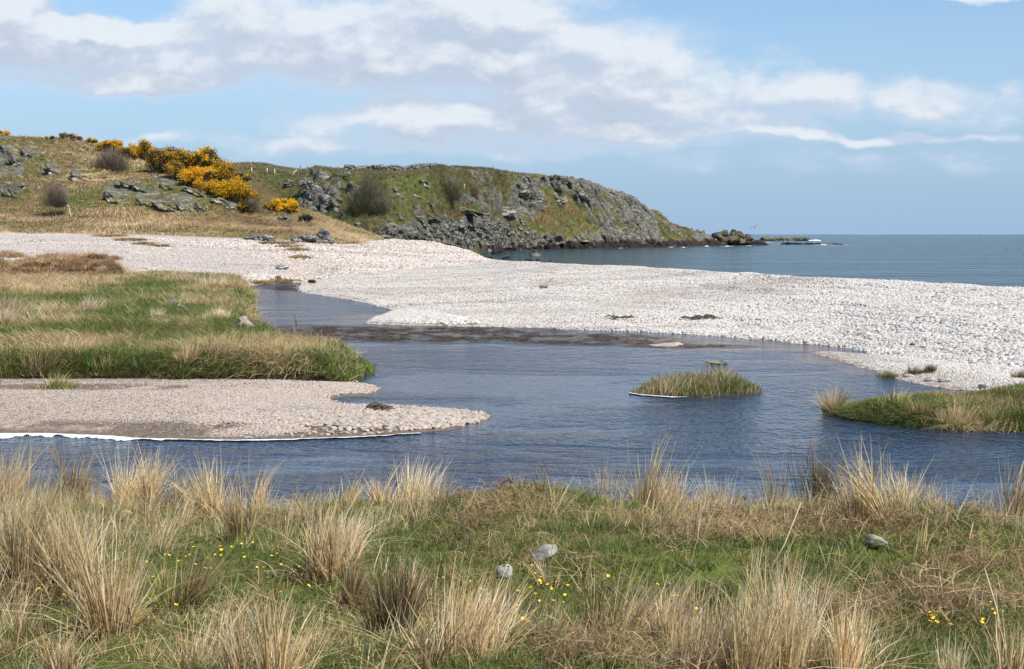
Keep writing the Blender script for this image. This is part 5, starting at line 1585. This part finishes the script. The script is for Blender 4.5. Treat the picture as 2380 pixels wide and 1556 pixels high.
def twig_mass(W, D, H, n, pal, seed, length, base=(0, 0, 0), width=.016, upward=.6):
    """fine bare twigs filling a dome W x D x H standing on base"""
    r = np.random.default_rng(seed)
    d = r.normal(size=(n, 3)); d[:, 2] = np.abs(d[:, 2]); d /= np.linalg.norm(d, axis=1, keepdims=True)
    q = r.random(n) ** .5 * (1 + .75 * fbm(d * 2.2 + seed * 5, 4, seed))
    P = d * q[:, None] * np.array([W / 2, D / 2, H]) + np.array(base)
    dirn = d * np.array([1, 1, 1]) + np.array([0, 0, upward])
    ln = dirn[:, :2] / np.maximum(dirn[:, 2:], .35) * .7 + r.normal(0, .3, (n, 2))
    L = length * r.uniform(.5, 1.2, n)
    P = P - np.stack([ln[:, 0] * L * .5, ln[:, 1] * L * .5, L * .5], -1)
    c = pick(r, pal, n)
    return blades(P, L, np.full(n, width), ln, r.normal(0, .25, (n, 2)), c, c * 1.15, seed, 2)
def bare_bush(layer, u, vt, vb, w, label, pal, n, seed, width=.018, name='bare_bush'):
    P0 = layer.place(u, vb)[0]
    k = P0[1] / FPX
    W, H = w * k, (vb - vt) * k
    e = empty(name, P0, label, 'bush', 'leafless bushes')
    V, F, C = twig_mass(W, W * .8, H, n, pal, seed, H * .45, (0, 0, 0), width)
    link('twigs', mesh_of('twigs', V, F, M_PLANT, {'Col': C}), e)
    r = np.random.default_rng(seed)
    parts = []
    for i in range(11):
        a = r.uniform(0, 6.28); q = r.random()
        parts.append(tube([(0.1 * math.cos(a) * W, .1 * W * math.sin(a), -.2), (.22 * W * q * math.cos(a), .2 * W * q * math.sin(a), H * .4), (.38 * W * q * math.cos(a), .3 * W * q * math.sin(a), H * .8)], [.05 * H / 2, .035 * H / 2, .012], 5))
    link('stems', mesh_of('stems', *join(parts), M_POST), e)
bare_bush(HILL, 256, 344, 390, 96, 'wide leafless purple-brown bush below the yellow gorse', TWIG, 5000, 1)
bare_bush(HEAD, 855, 412, 486, 106, 'large olive-grey leafless thicket in the hollow of the headland', TWIG_O, 5200, 2, .035)
bare_bush(HEAD, 880, 450, 494, 60, 'dark lower right corner of the olive-grey thicket', TWIG_O, 1800, 3, .035)
bare_bush(HEAD, 1048, 400, 458, 76, 'olive-brown leafless scrub beside the short white post', TWIG_O + OLIVE, 3000, 4, .035)
bare_bush(HEAD, 1102, 415, 452, 50, 'thin reddish scrub right of the short white post', TWIG_O + RUST, 1500, 5, .035)
bare_bush(HEAD, 850, 520, 545, 30, 'small brown bush at the foot of the headland slope', TWIG, 1500, 6, .03)
bare_bush(HEAD, 828, 455, 470, 26, 'small brown bush left of the olive-grey thicket', TWIG, 1200, 7, .03)
bare_bush(HILL, 590, 452, 492, 34, 'wispy brown bush at the right foot of the bright gorse', TWIG, 1600, 8, .018)
bare_bush(HEAD, 768, 500, 522, 60, 'dark brushy patch below the big smooth boulder', TWIG + GORSE_G, 2600, 9, .03)
def bent_tree():
    P0 = HILL.place(167, 501)[0]
    k = P0[1] / FPX
    e = empty('bent_tree', P0, 'small leafless wind-bent tree with pale crooked trunk on the pasture', 'tree')
    q = lambda u, v, y=0: np.array([(u - 167) * k, y, (501 - v) * k])
    pts = [q(168, 503), q(163, 496), q(161, 488), q(160, 480), q(156, 473), q(152, 468)]
    V, F = tube(pts, [.075, .065, .06, .055, .05, .04], 9)
    link('trunk', mesh_of('trunk', V + .01 * fbm(V * 6, 3, 1)[:, None], F, M_BARK), e)
    r = np.random.default_rng(4)
    for i in range(9):
        a = q(154 + r.normal(0, 1.5), 470 + r.normal(0, 1))
        b = q(r.uniform(104, 160), r.uniform(428, 458), r.uniform(-.8, .8))
        m = (a + b) / 2 + r.normal(0, .12, 3)
        V, F = tube([a, m, b], [.05, .03, .012], 6)
        link('limb', mesh_of('limb', V, F, M_POST), e)
    V, F, C = twig_mass(76 * k, 2.2, 50 * k, 6800, TWIG, 6, .50, q(131, 473), .010, .35)
    x = V[:, 0]
    V[:, 2] += .30 * (V[:, 0] - q(133, 471)[0]) * -.25
    link('crown', mesh_of('crown', V, F, M_PLANT, {'Col': C}), e)
bent_tree()

# ------------------------------------------------------------------ rush and grass tussocks
def tussock(layer, u, vb, hp, wp, style, lean, label, n=260, seed=0, group=None, name='rush_tussock', cat='rush tussock', width=None, spread=.20, z=None):
    """a tussock standing at view pixel (u, vb), hp view pixels tall and wp wide"""
    if z is not None:
        P = at_z(u, vb, z)
    elif vb > 1548:                              # rooted just below the picture: follow the ground there
        P = at_z(u, vb, .95)
    else:
        P = layer.place(u, vb)[0]
    d = math.hypot(P[0], P[1])
    k = d / FPX
    w = width or (.0042 + .00026 * d)
    me = tussock_mesh(name, hp * k * 1.08, wp * k * .5, n, style, (lean, r0.normal(0, .06)), seed + int(u) * 3 + int(vb), w, spread)
    return tag(link(name, me, None, P), label, cat, group)
r0 = np.random.default_rng(99)
G_BANK = 'rush tussocks on the near bank'
bank_rushes = [  # u, base v, height, width, style, lean, stems, label
    (45, 1400, 330, 150, 'straw', .05, 520, 'tallest straw-coloured rush mass at the far left edge'),
    (165, 1395, 290, 150, 'straw', .10, 480, 'broad straw rush mass beside the one at the far left edge'),
    (248, 1485, 330, 110, 'straw', .02, 330, 'tall narrow straw rush clump standing in green turf at left'),
    (20, 1170, 130, 100, 'straw', .15, 260, 'straw rushes against the water at the far left'),
    (160, 1160, 125, 70, 'mixed', .08, 260, 'upright brown-based rush clump in front of the foam line'),
    (285, 1160, 115, 80, 'straw', .10, 240, 'straw rushes against the water left of the paired clump'),
    (350, 1165, 130, 70, 'straw', .12, 260, 'dense straw rush clump against the dark water at left'),
    (415, 1170, 90, 70, 'pale', .1, 140, 'short pale rushes between two taller clumps by the water'),
    (500, 1200, 130, 110, 'straw', -.1, 330, 'wide straw rush clump leaning left at the water edge'),
    (592, 1180, 105, 50, 'straw', .25, 90, 'sparse leaning rush stems against open water'),
    (440, 1430, 200, 110, 'mixed', .35, 260, 'greenish rush clump leaning right over yellow flowers'),
    (395, 1432, 150, 70, 'green', -.05, 130, 'green-based rushes at the foot of the right-leaning clump'),
    (545, 1275, 170, 100, 'mixed', -.38, 260, 'brownish rush clump leaning left below the water edge'),
    (735, 1345, 215, 130, 'straw', .0, 380, 'tall straw rush clump in the middle of the near turf'),
    (800, 1290, 120, 120, 'pale', .1, 220, 'pale rush clump right of the tall middle clump'),
    (815, 1418, 135, 80, 'brown', .0, 320, 'small dark brown rush tussock beside the biggest dark one'),
    (925, 1512, 235, 125, 'brown', .05, 560, 'biggest dark brown rush tussock in the foreground'),
    (955, 1400, 120, 110, 'pale', .0, 170, 'grey-tipped pale rushes behind the biggest dark tussock'),
    (1060, 1575, 270, 210, 'straw', .32, 620, 'fan of straw rushes leaning right beside the biggest dark tussock'),
    (815, 1150, 70, 50, 'straw', .1, 70, 'small sparse rushes on the grassy mound by the water'),
    (882, 1150, 85, 36, 'straw', .08, 80, 'thin upright rush spray on the mound by the water'),
    (950, 1195, 110, 130, 'pale', .1, 330, 'pale spreading rush clump right of the mound'),
    (1290, 1195, 80, 70, 'mixed', -.05, 120, 'short rushes left of the dark sedges at the water edge'),
    (1350, 1215, 90, 130, 'green', .0, 260, 'dark green sedges at the water edge right of centre'),
    (1412, 1225, 125, 90, 'straw', -.05, 280, 'straw rush clump right of the dark green sedges'),
    (1508, 1215, 155, 130, 'mixed', .05, 480, 'large rush tussock with pale tips in the middle of the water edge'),
    (1580, 1210, 100, 80, 'straw', .12, 200, 'straw rushes leaning right of the large water-edge tussock'),
    (1690, 1220, 105, 110, 'pale', .0, 270, 'short pale rush clump in front of blue water'),
    (1800, 1235, 165, 90, 'mixed', -.08, 300, 'tall grey-green rushes left of the brown-based pair'),
    (1905, 1222, 165, 100, 'brown', -.10, 400, 'brown-based rush tussock with long pale tips at the water edge'),
    (2010, 1215, 165, 110, 'straw', -.05, 350, 'tallest straw rushes at the right of the water edge'),
    (2092, 1215, 130, 120, 'pale', .05, 320, 'pale dense rush clump right of the tallest straw rushes'),
    (2145, 1235, 95, 70, 'mixed', .1, 150, 'short green-based rushes beside the gap in the bank'),
    (2345, 1220, 120, 100, 'mixed', .05, 300, 'green-based rush tussock at the far right edge by the water'),
    (1360, 1495, 210, 90, 'green', .02, 110, 'slim upright green-brown rushes in front of the grey rock'),
    (1450, 1480, 200, 150, 'straw', .35, 190, 'straw stems leaning right in the middle foreground'),
    (1545, 1490, 160, 110, 'straw', .30, 150, 'loose straw stems leaning right of the middle foreground'),
    (1640, 1590, 270, 200, 'straw', .18, 480, 'left part of the big straw mass at the bottom right of centre'),
    (1765, 1590, 320, 210, 'straw', .08, 600, 'tallest part of the big straw mass at the bottom'),
    (1870, 1560, 250, 170, 'pale', .02, 420, 'pale right part of the big straw mass at the bottom'),
    (1975, 1585, 200, 130, 'straw', .05, 260, 'thin straw rushes right of the big straw mass'),
    (1290, 1365, 120, 60, 'straw', -.1, 40, 'few thin stems standing beside the grey lichened rock'),
    (150, 1590, 190, 150, 'mixed', .0, 170, 'thin greenish rushes at the bottom left'),
    (540, 1590, 240, 120, 'straw', .05, 130, 'sparse tall straw stems at the bottom left of centre'),
    (640, 1590, 250, 160, 'straw', .12, 150, 'loose tall straw stems left of the biggest dark tussock'),
    (2345, 1590, 190, 120, 'straw', -.05, 120, 'sparse straw stems at the bottom right corner'),
    (2200, 1590, 130, 120, 'pale', .1, 110, 'short pale stems near the bottom right corner'),
]
for i, (u, vb, hp, wp, st, le, n, lab) in enumerate(bank_rushes):
    tussock(BANK, u, vb, hp * (1.38 if vb < 1250 else 1.08), wp, st, le, lab, int(n * .95), i, G_BANK)
G_MEAD = 'straw tufts on the meadow'
for i, (u, vb, hp, wp, st, lab) in enumerate([
    (30, 735, 44, 80, 'pale', 'wide pale tuft at the left edge of the meadow'), (120, 728, 40, 80, 'pale', 'pale tuft on the meadow below the bracken ridge'), (205, 728, 44, 70, 'pale', 'pale tuft right of the one below the bracken ridge'),
    (5, 768, 46, 22, 'pale', 'narrow pale tuft cut by the left edge of the meadow'),
    (150, 828, 46, 90, 'straw', 'straw tuft on the lower meadow at left'), (205, 822, 40, 50, 'straw', 'smaller straw tuft right of the lower-left one'), (110, 868, 56, 100, 'mixed', 'large rusty rush tussock above the gravel spit'),
    (235, 866, 44, 50, 'green', 'grey-green rush tussock right of the rusty one'), (130, 900, 34, 90, 'green', 'low dark tussock standing on the gravel spit'),
    (440, 838, 38, 60, 'straw', 'straw tuft below the peaty dip at left'), (520, 828, 44, 70, 'straw', 'straw tuft below the peaty dip at right'), (600, 808, 34, 40, 'straw', 'narrow straw tuft near the driftwood stump'),
    (650, 815, 30, 40, 'straw', 'short straw tuft between stump and meadow point'), (835, 832, 30, 36, 'straw', 'lone straw tuft near the tip of the meadow point'), (830, 815, 22, 40, 'pale', 'small pale tuft on the far side of the meadow point'),
    (430, 655, 26, 36, 'pale', 'pale tuft at the back of the meadow by the beach'), (500, 668, 34, 60, 'pale', 'broad pale tuft at the back of the meadow'), (545, 672, 36, 60, 'straw', 'straw tuft leaning over the stream at the meadow corner'),
    (530, 720, 34, 40, 'straw', 'straw tuft on the bank edge halfway to the stump'), (510, 745, 34, 60, 'pale', 'pale tuft left of the driftwood stump'), (360, 745, 26, 50, 'pale', 'small pale tuft in mid meadow')]):
    tussock(MEADOW if vb < 890 else SPIT, u, vb, hp * 1.3, wp * 1.1, st, .15, lab, 330, 100 + i, G_MEAD, 'grass_tuft', 'grass tuft', .011 if vb > 800 else .018, .5)
G_RB = 'tufts on the right bank'
for i, (u, vb, hp, wp, st, lab) in enumerate([
    (1940, 962, 62, 34, 'straw', 'upright straw rush clump at the water end of the right bank'), (2145, 902, 48, 54, 'mixed', 'taller dark tuft with straw top behind the right bank'), (2178, 904, 34, 44, 'straw', 'greyish tuft between the two dark tufts of the right bank'),
    (2205, 898, 40, 48, 'green', 'dark green tuft at the edge of the white stones'), (2062, 876, 20, 46, 'green', 'low dark tuft at the water edge of the shingle'), (2118, 868, 22, 36, 'brown', 'small brown-green tuft on the shingle'),
    (2165, 862, 18, 44, 'brown', 'flat mossy tuft among the white stones'), (2330, 890, 30, 70, 'green', 'bright green tuft at the back right of the bank'), (2000, 945, 44, 70, 'green', 'arching green tuft near the water end of the right bank'),
    (2080, 950, 40, 80, 'green', 'arching green tuft in the middle of the right bank'), (2230, 990, 50, 110, 'straw', 'straw grass hanging over the front edge of the right bank'), (2300, 995, 44, 60, 'green', 'green tuft at the front edge of the right bank'),
    (2130, 975, 40, 60, 'mixed', 'mixed tuft at the front of the right bank left of the straw grass'), (2375, 880, 26, 30, 'brown', 'dark mossy tuft at the right edge of the photo')]):
    tussock(RIGHT if vb > 889 and u < 2380 else SHOAL, u, vb, hp * 1.35, wp * 1.1, st, .15, lab, 380, 140 + i, G_RB, 'grass_tuft', 'grass tuft', .009, .6)

def islet():
    pts = [(1466, 912), (1488, 916), (1560, 921), (1640, 925), (1672, 919), (1715, 919), (1762, 914), (1769, 905), (1720, 897), (1600, 892), (1510, 898)]
    poly = np.array([at_z(u, v, 0) for u, v in pts])
    c = poly.mean(0)
    e = empty('sedge_islet', c, 'low green sedge islet standing in the middle of the stream', 'islet')
    x = np.linspace(poly[:, 0].min() - .3, poly[:, 0].max() + .3, 110); y = np.linspace(poly[:, 1].min() - .4, poly[:, 1].max() + .4, 50)
    X, Y = np.meshgrid(x, y, indexing='ij')
    sd = poly_sd(X, Y, poly)
    Z = np.where(sd > 0, .05 * sstep(0, .25, sd), np.maximum(-.3, sd * .6)) + .02 * fbm(np.stack([X, Y], -1) * 3, 3, 8)
    V = np.stack([X, Y, Z], -1).reshape(-1, 3) - c
    link('mud_base', mesh_of('mud_base', V, grid_faces(*X.shape), M_MUD, None, True), e)
    r = np.random.default_rng(12)
    m = sd.ravel() > -.02
    idx = r.choice(np.flatnonzero(m), 6200)
    root = V[idx] + r.normal(0, .03, (len(idx), 3)) * [1, 1, 0]
    u, _ = project(root + c)
    h = np.interp(u, [1466, 1500, 1530, 1600, 1700, 1740, 1769], [.07, .11, .18, .23, .21, .13, .08]) * r.uniform(.35, 1.15, len(idx)) * (1 + .5 * fbm(root * 2.2, 3, 14))
    tall = (np.abs(u - 1670) < 26) & (r.random(len(idx)) < .25)
    h[tall] *= 1.55
    straw = r.random(len(idx)) < np.interp(fbm(root * 1.6, 3, 4), [-.4, .4], [.15, .7])
    c0 = np.where(straw[:, None], pick(r, BROWN + STRAW, len(idx)), pick(r, GREEN + DEEP, len(idx)))
    c1 = np.where((straw | tall)[:, None], pick(r, STRAW + PALE, len(idx)), pick(r, GREEN + [(.16, .18, .06)], len(idx)))
    Vb, F, C = blades(root, h, np.full(len(idx), .008), r.normal(0, .22, (len(idx), 2)) + [.08, 0], r.normal(0, .3, (len(idx), 2)) + [.12, 0], c0, c1, 5, 3)
    link('sedges', mesh_of('sedges', Vb, F, M_PLANT, {'Col': C}), e)
islet()
def foam_band(name, line, label, seed):
    """line: (u, v top edge, thickness in view pixels)"""
    a = np.array(line, float)
    U = np.arange(a[0, 0], a[-1, 0], 2.0)
    n1 = fbm(np.stack([U * .03, U * 0], -1), 3, seed); n2 = fbm(np.stack([U * .021, U * 0 + 5.37], -1), 4, seed)
    th = np.interp(U, a[:, 0], a[:, 2]) * np.clip(1 + 1.1 * n2, .08, 2)
    vt = np.interp(U, a[:, 0], a[:, 1]) + .9 * n1
    rows = [at_z(U, vt - .5, .004), at_z(U, vt + th * .2, .016), at_z(U, vt + th * .6, .016), at_z(U, vt + th, .003), at_z(U, vt + th + .1, -.01)]
    P = np.stack(rows, 1)
    P[:, 1:3, 2] += .006 * fbm(P[:, 1:3, :2] * 9, 3, seed)
    c = P[0, 0].copy()
    tag(link(name, mesh_of(name, (P - c).reshape(-1, 3), grid_faces(len(U), 5), M_FOAM, None, True), None, c), label, 'foam', None, 'stuff')
foam_band('foam', [(-200, 1008, 12), (0, 1008, 11), (110, 1007, 10), (180, 1009, 12), (250, 1013, 9), (310, 1018, 4.5), (430, 1021, 3.5), (560, 1023, 2.8), (700, 1020, 2.2), (880, 1013, 1.5), (980, 1006, .7)], 'white foam line lying along the front edge of the gravel spit', 3)
foam_band('foam', [(1462, 913, .8), (1490, 917, 1.3), (1560, 922, 1.0), (1600, 924, .4)], 'thin white foam line at the left foot of the sedge islet', 4)

def iris(u, vb, h, w, label, seed):
    P = MEADOW.place(u, vb)[0]
    k = P[1] / FPX
    r = np.random.default_rng(seed)
    n = 42
    root = np.stack([r.normal(0, w * k * .25, n), r.normal(0, .12, n), np.zeros(n)], -1)
    V, F, C = blades(root, h * k * r.uniform(.6, 1.1, n), np.full(n, .03), r.normal(0, .12, (n, 2)), r.normal(0, .12, (n, 2)), pick(r, [(.07, .15, .03), (.10, .19, .05)], n), pick(r, [(.12, .22, .06), (.16, .27, .09)], n), seed, 4)
    tag(link('iris_clump', mesh_of('iris_clump', V, F, M_PLANT, {'Col': C}), None, P), label, 'iris')
iris(222, 850, 26, 40, 'fresh green iris shoots beside the rusty tussock on the meadow', 1)
iris(318, 848, 24, 26, 'smaller fresh iris shoots right of the first on the meadow', 2)

# --- filler of thinner rush and dead stems, and dead bracken on the near bank
def rush_protos():
    ps = []
    for k, (st, n, h, rad, le) in enumerate([('straw', 34, .30, .10, .15), ('straw', 26, .36, .12, .3), ('pale', 30, .22, .12, .2), ('mixed', 34, .30, .09, .05), ('green', 30, .26, .09, .0), ('straw', 10, .42, .10, .1)]):
        ps.append(proto('rush', tussock_mesh('rush', h, rad, n, st, (le, 0), 800 + k, .0042, .35)))
    return ps
def rush_fill():
    r = np.random.default_rng(61)
    u, v = BANK.u, BANK.v
    w = near_weight(BANK, 7, .8) * (BB[..., 1] > 3.9) * (BB[..., 2] > .0)
    dens = .10 + blob(u, v, [(120, 1300, 260, 160), (60, 1480, 200, 120), (560, 1220, 260, 60), (760, 1280, 130, 70), (950, 1200, 110, 40), (1060, 1480, 200, 120), (1740, 1500, 330, 110), (300, 1180, 400, 40), (600, 1530, 300, 60)]) * .9 \
        + .9 * blob(u, v, [(1750, 1205, 480, 30), (2330, 1215, 80, 40), (300, 1160, 400, 30), (900, 1170, 160, 16)]) - .12 * blob(u, v, [(560, 1330, 150, 80), (1300, 1380, 200, 100)])
    P, N, uu, vv = BANK.scatter(1050, w * np.clip(dens, .0, 2), 62)
    n = len(P)
    idx = r.choice(6, n, p=[.26, .2, .2, .14, .1, .1])
    s = r.uniform(.6, 1.15, n)
    scatter('dry_rushes', P, np.stack([r.normal(0, .12, n), r.normal(0, .12, n), r.normal(0, .5, n)], -1), s[:, None] * np.ones((1, 3)), idx, rush_protos(), 'loose straw-coloured rush stems between the tussocks of the near bank', 'rushes')
rush_fill()
def bracken_protos():
    ps = []
    for k in range(4):
        r = np.random.default_rng(880 + k)
        n = 70
        root = np.stack([r.normal(0, .09, n), r.normal(0, .09, n), r.uniform(0, .05, n)], -1)
        V, F, C = blades(root, r.uniform(.03, .10, n), np.full(n, .0042), r.normal(0, .9, (n, 2)), r.normal(0, 1.2, (n, 2)), pick(r, BROWN + RUST, n), pick(r, RUST + STRAW + BROWN, n), k, 4)
        ps.append(proto('frond', mesh_of('frond', V, F, M_PLANT, {'Col': C})))
    return ps
def bracken_fill():
    r = np.random.default_rng(63)
    u, v = BANK.u, BANK.v
    w = near_weight(BANK, 7, .8) * (BB[..., 1] > 3.9) * (BB[..., 2] > .1)
    dens = .05 + blob(u, v, [(1290, 1540, 240, 40), (2250, 1380, 180, 110), (1900, 1240, 420, 40), (1650, 1230, 200, 30), (1170, 1170, 130, 40), (640, 1160, 130, 22), (1080, 1240, 100, 40), (2080, 1440, 200, 60)])
    P, N, uu, vv = BANK.scatter(480, w * dens, 64)
    n = len(P)
    scatter('dead_bracken', P, np.stack([r.normal(0, .3, n), r.normal(0, .3, n), r.uniform(0, 6.28, n)], -1), r.uniform(.6, 1.2, n)[:, None] * np.ones((1, 3)), r.integers(0, 4, n), bracken_protos(),
            'brown tangled dead bracken in the turf of the near bank', 'bracken')
bracken_fill()
def frond(u, vb, hp, label, seed):
    """a curled dead bracken frond sticking up"""
    P = BANK.place(u, vb)[0]
    k = P[1] / FPX
    r = np.random.default_rng(seed)
    H = hp * k
    pts = np.array([(0, 0, -.02), (.1 * H, 0, .4 * H), (.3 * H, 0, .8 * H), (.62 * H, .02, .95 * H), (.8 * H, .02, .75 * H)])
    e = empty('bracken_frond', P, label, 'bracken frond')
    link('stalk', mesh_of('stalk', *tube(pts, [.006, .005, .0045, .003, .002], 6), M_POST), e)
    n = 60
    t = r.uniform(1.2, 4, n); i = np.clip(t.astype(int), 0, 3); f = (t - i)[:, None]
    root = pts[i] * (1 - f) + pts[np.minimum(i + 1, 4)] * f
    V, F, C = blades(root, np.full(n, .35 * H) * r.uniform(.4, 1, n), np.full(n, .007), r.normal(0, .9, (n, 2)), r.normal(0, 1.3, (n, 2)), pick(r, RUST, n), pick(r, RUST + BROWN, n), seed, 4)
    link('leaflets', mesh_of('leaflets', V, F, M_PLANT, {'Col': C}), e)
frond(1625, 1190, 44, 'curled brown bracken frond against the water right of centre', 1)
frond(1150, 1160, 46, 'curled brown bracken frond on the skyline of the near mound', 2)
frond(690, 1160, 36, 'dead brown frond left of the grassy mound by the water', 3)
frond(1700, 1180, 40, 'small dead frond among pale rushes at the water edge', 4)
def stalk(u0, v0, u1, v1, label):
    P = BANK.place(u0, v0)[0]
    Q = at_y(u1, v1, P[1] + .1)
    m = (P + Q) / 2 + np.array([.01, 0, -.015])
    tag(link('dead_stalk', mesh_of('dead_stalk', *tube(np.array([P, m, Q]) - P, [.0045, .004, .0028], 6), M_STALK), None, P), label, 'dead stalk')
M_STALK = mat_plain('straw_stalk', (.36, .26, .15), (.52, .42, .28), 20)
stalk(1783, 1345, 1862, 1168, 'long straight straw stalk slanting up right of centre in the near bank')
stalk(2160, 1260, 2232, 1162, 'thick straw stalk slanting up near the right of the bank')
stalk(2330, 1480, 2288, 1320, 'thin straw stalk leaning left near the right edge')
stalk(1480, 1205, 1512, 1140, 'tan stalk leaning in front of the large water-edge tussock')
stalk(2240, 1300, 2262, 1215, 'short pale stalk left of the right-edge tussock')

def flowers():
    r = np.random.default_rng(17)
    th = np.linspace(0, 2 * pi, 31)[:-1]
    rad = .0075 + .0035 * np.abs(np.cos(2.5 * th))
    ring = np.stack([np.cos(th) * rad, np.sin(th) * rad, .068 + .002 * np.abs(np.cos(2.5 * th))], -1)
    V = np.concatenate([ring, [[0, 0, .064]], ring * .75 - [0, 0, -.009]])
    i = np.arange(30); j = np.roll(i, -1)
    F = np.concatenate([np.stack([i, j, np.full(30, 30)], -1)])
    stem_V, stem_F = tube([(0, 0, -.03), (.002, 0, .01), (0, 0, .065)], [.0012, .001, .001], 5)
    mp, g, b, o = new_mat('yellow_petal')
    b.inputs['Base Color'].default_value = (.78, .52, .012, 1)
    b.inputs['Roughness'].default_value = .4
    ms = mat_plain('flower_stem', (.06, .10, .02), (.10, .15, .04), 30)
    pm, sm = mesh_of('petals', V[:31], F, mp), mesh_of('stem', stem_V, stem_F, ms)
    spots = []
    for (u, v, ru, rv, n) in [(520, 1320, 110, 50, 46), (100, 1400, 50, 16, 8), (1240, 1420, 60, 45, 26), (1500, 1420, 70, 70, 13), (2182, 1480, 22, 14, 13), (2310, 1470, 40, 20, 7), (740, 1356, 24, 8, 5), (395, 1448, 12, 8, 4), (1180, 1350, 20, 10, 3), (1130, 1400, 60, 30, 8), (1520, 1455, 60, 20, 6), (690, 1390, 120, 40, 6)]:
        for _ in range(n):
            spots.append((u + r.normal(0, .7) * ru, v + r.normal(0, .6) * rv))
    for (u, v) in spots:
        P = BANK.place(u, min(v, 1545))[0]
        s = r.uniform(.6, 1.0)
        e = empty('flower', P, 'small yellow flower in the short grass of the near bank', 'flower', 'yellow flowers in the near turf')
        e.rotation_euler = (r.normal(.25, .25), r.normal(0, .25), r.uniform(0, 6.28))
        e.scale = (s, s, 1.25)
        link('petals', pm, e); link('stem', sm, e)
flowers()
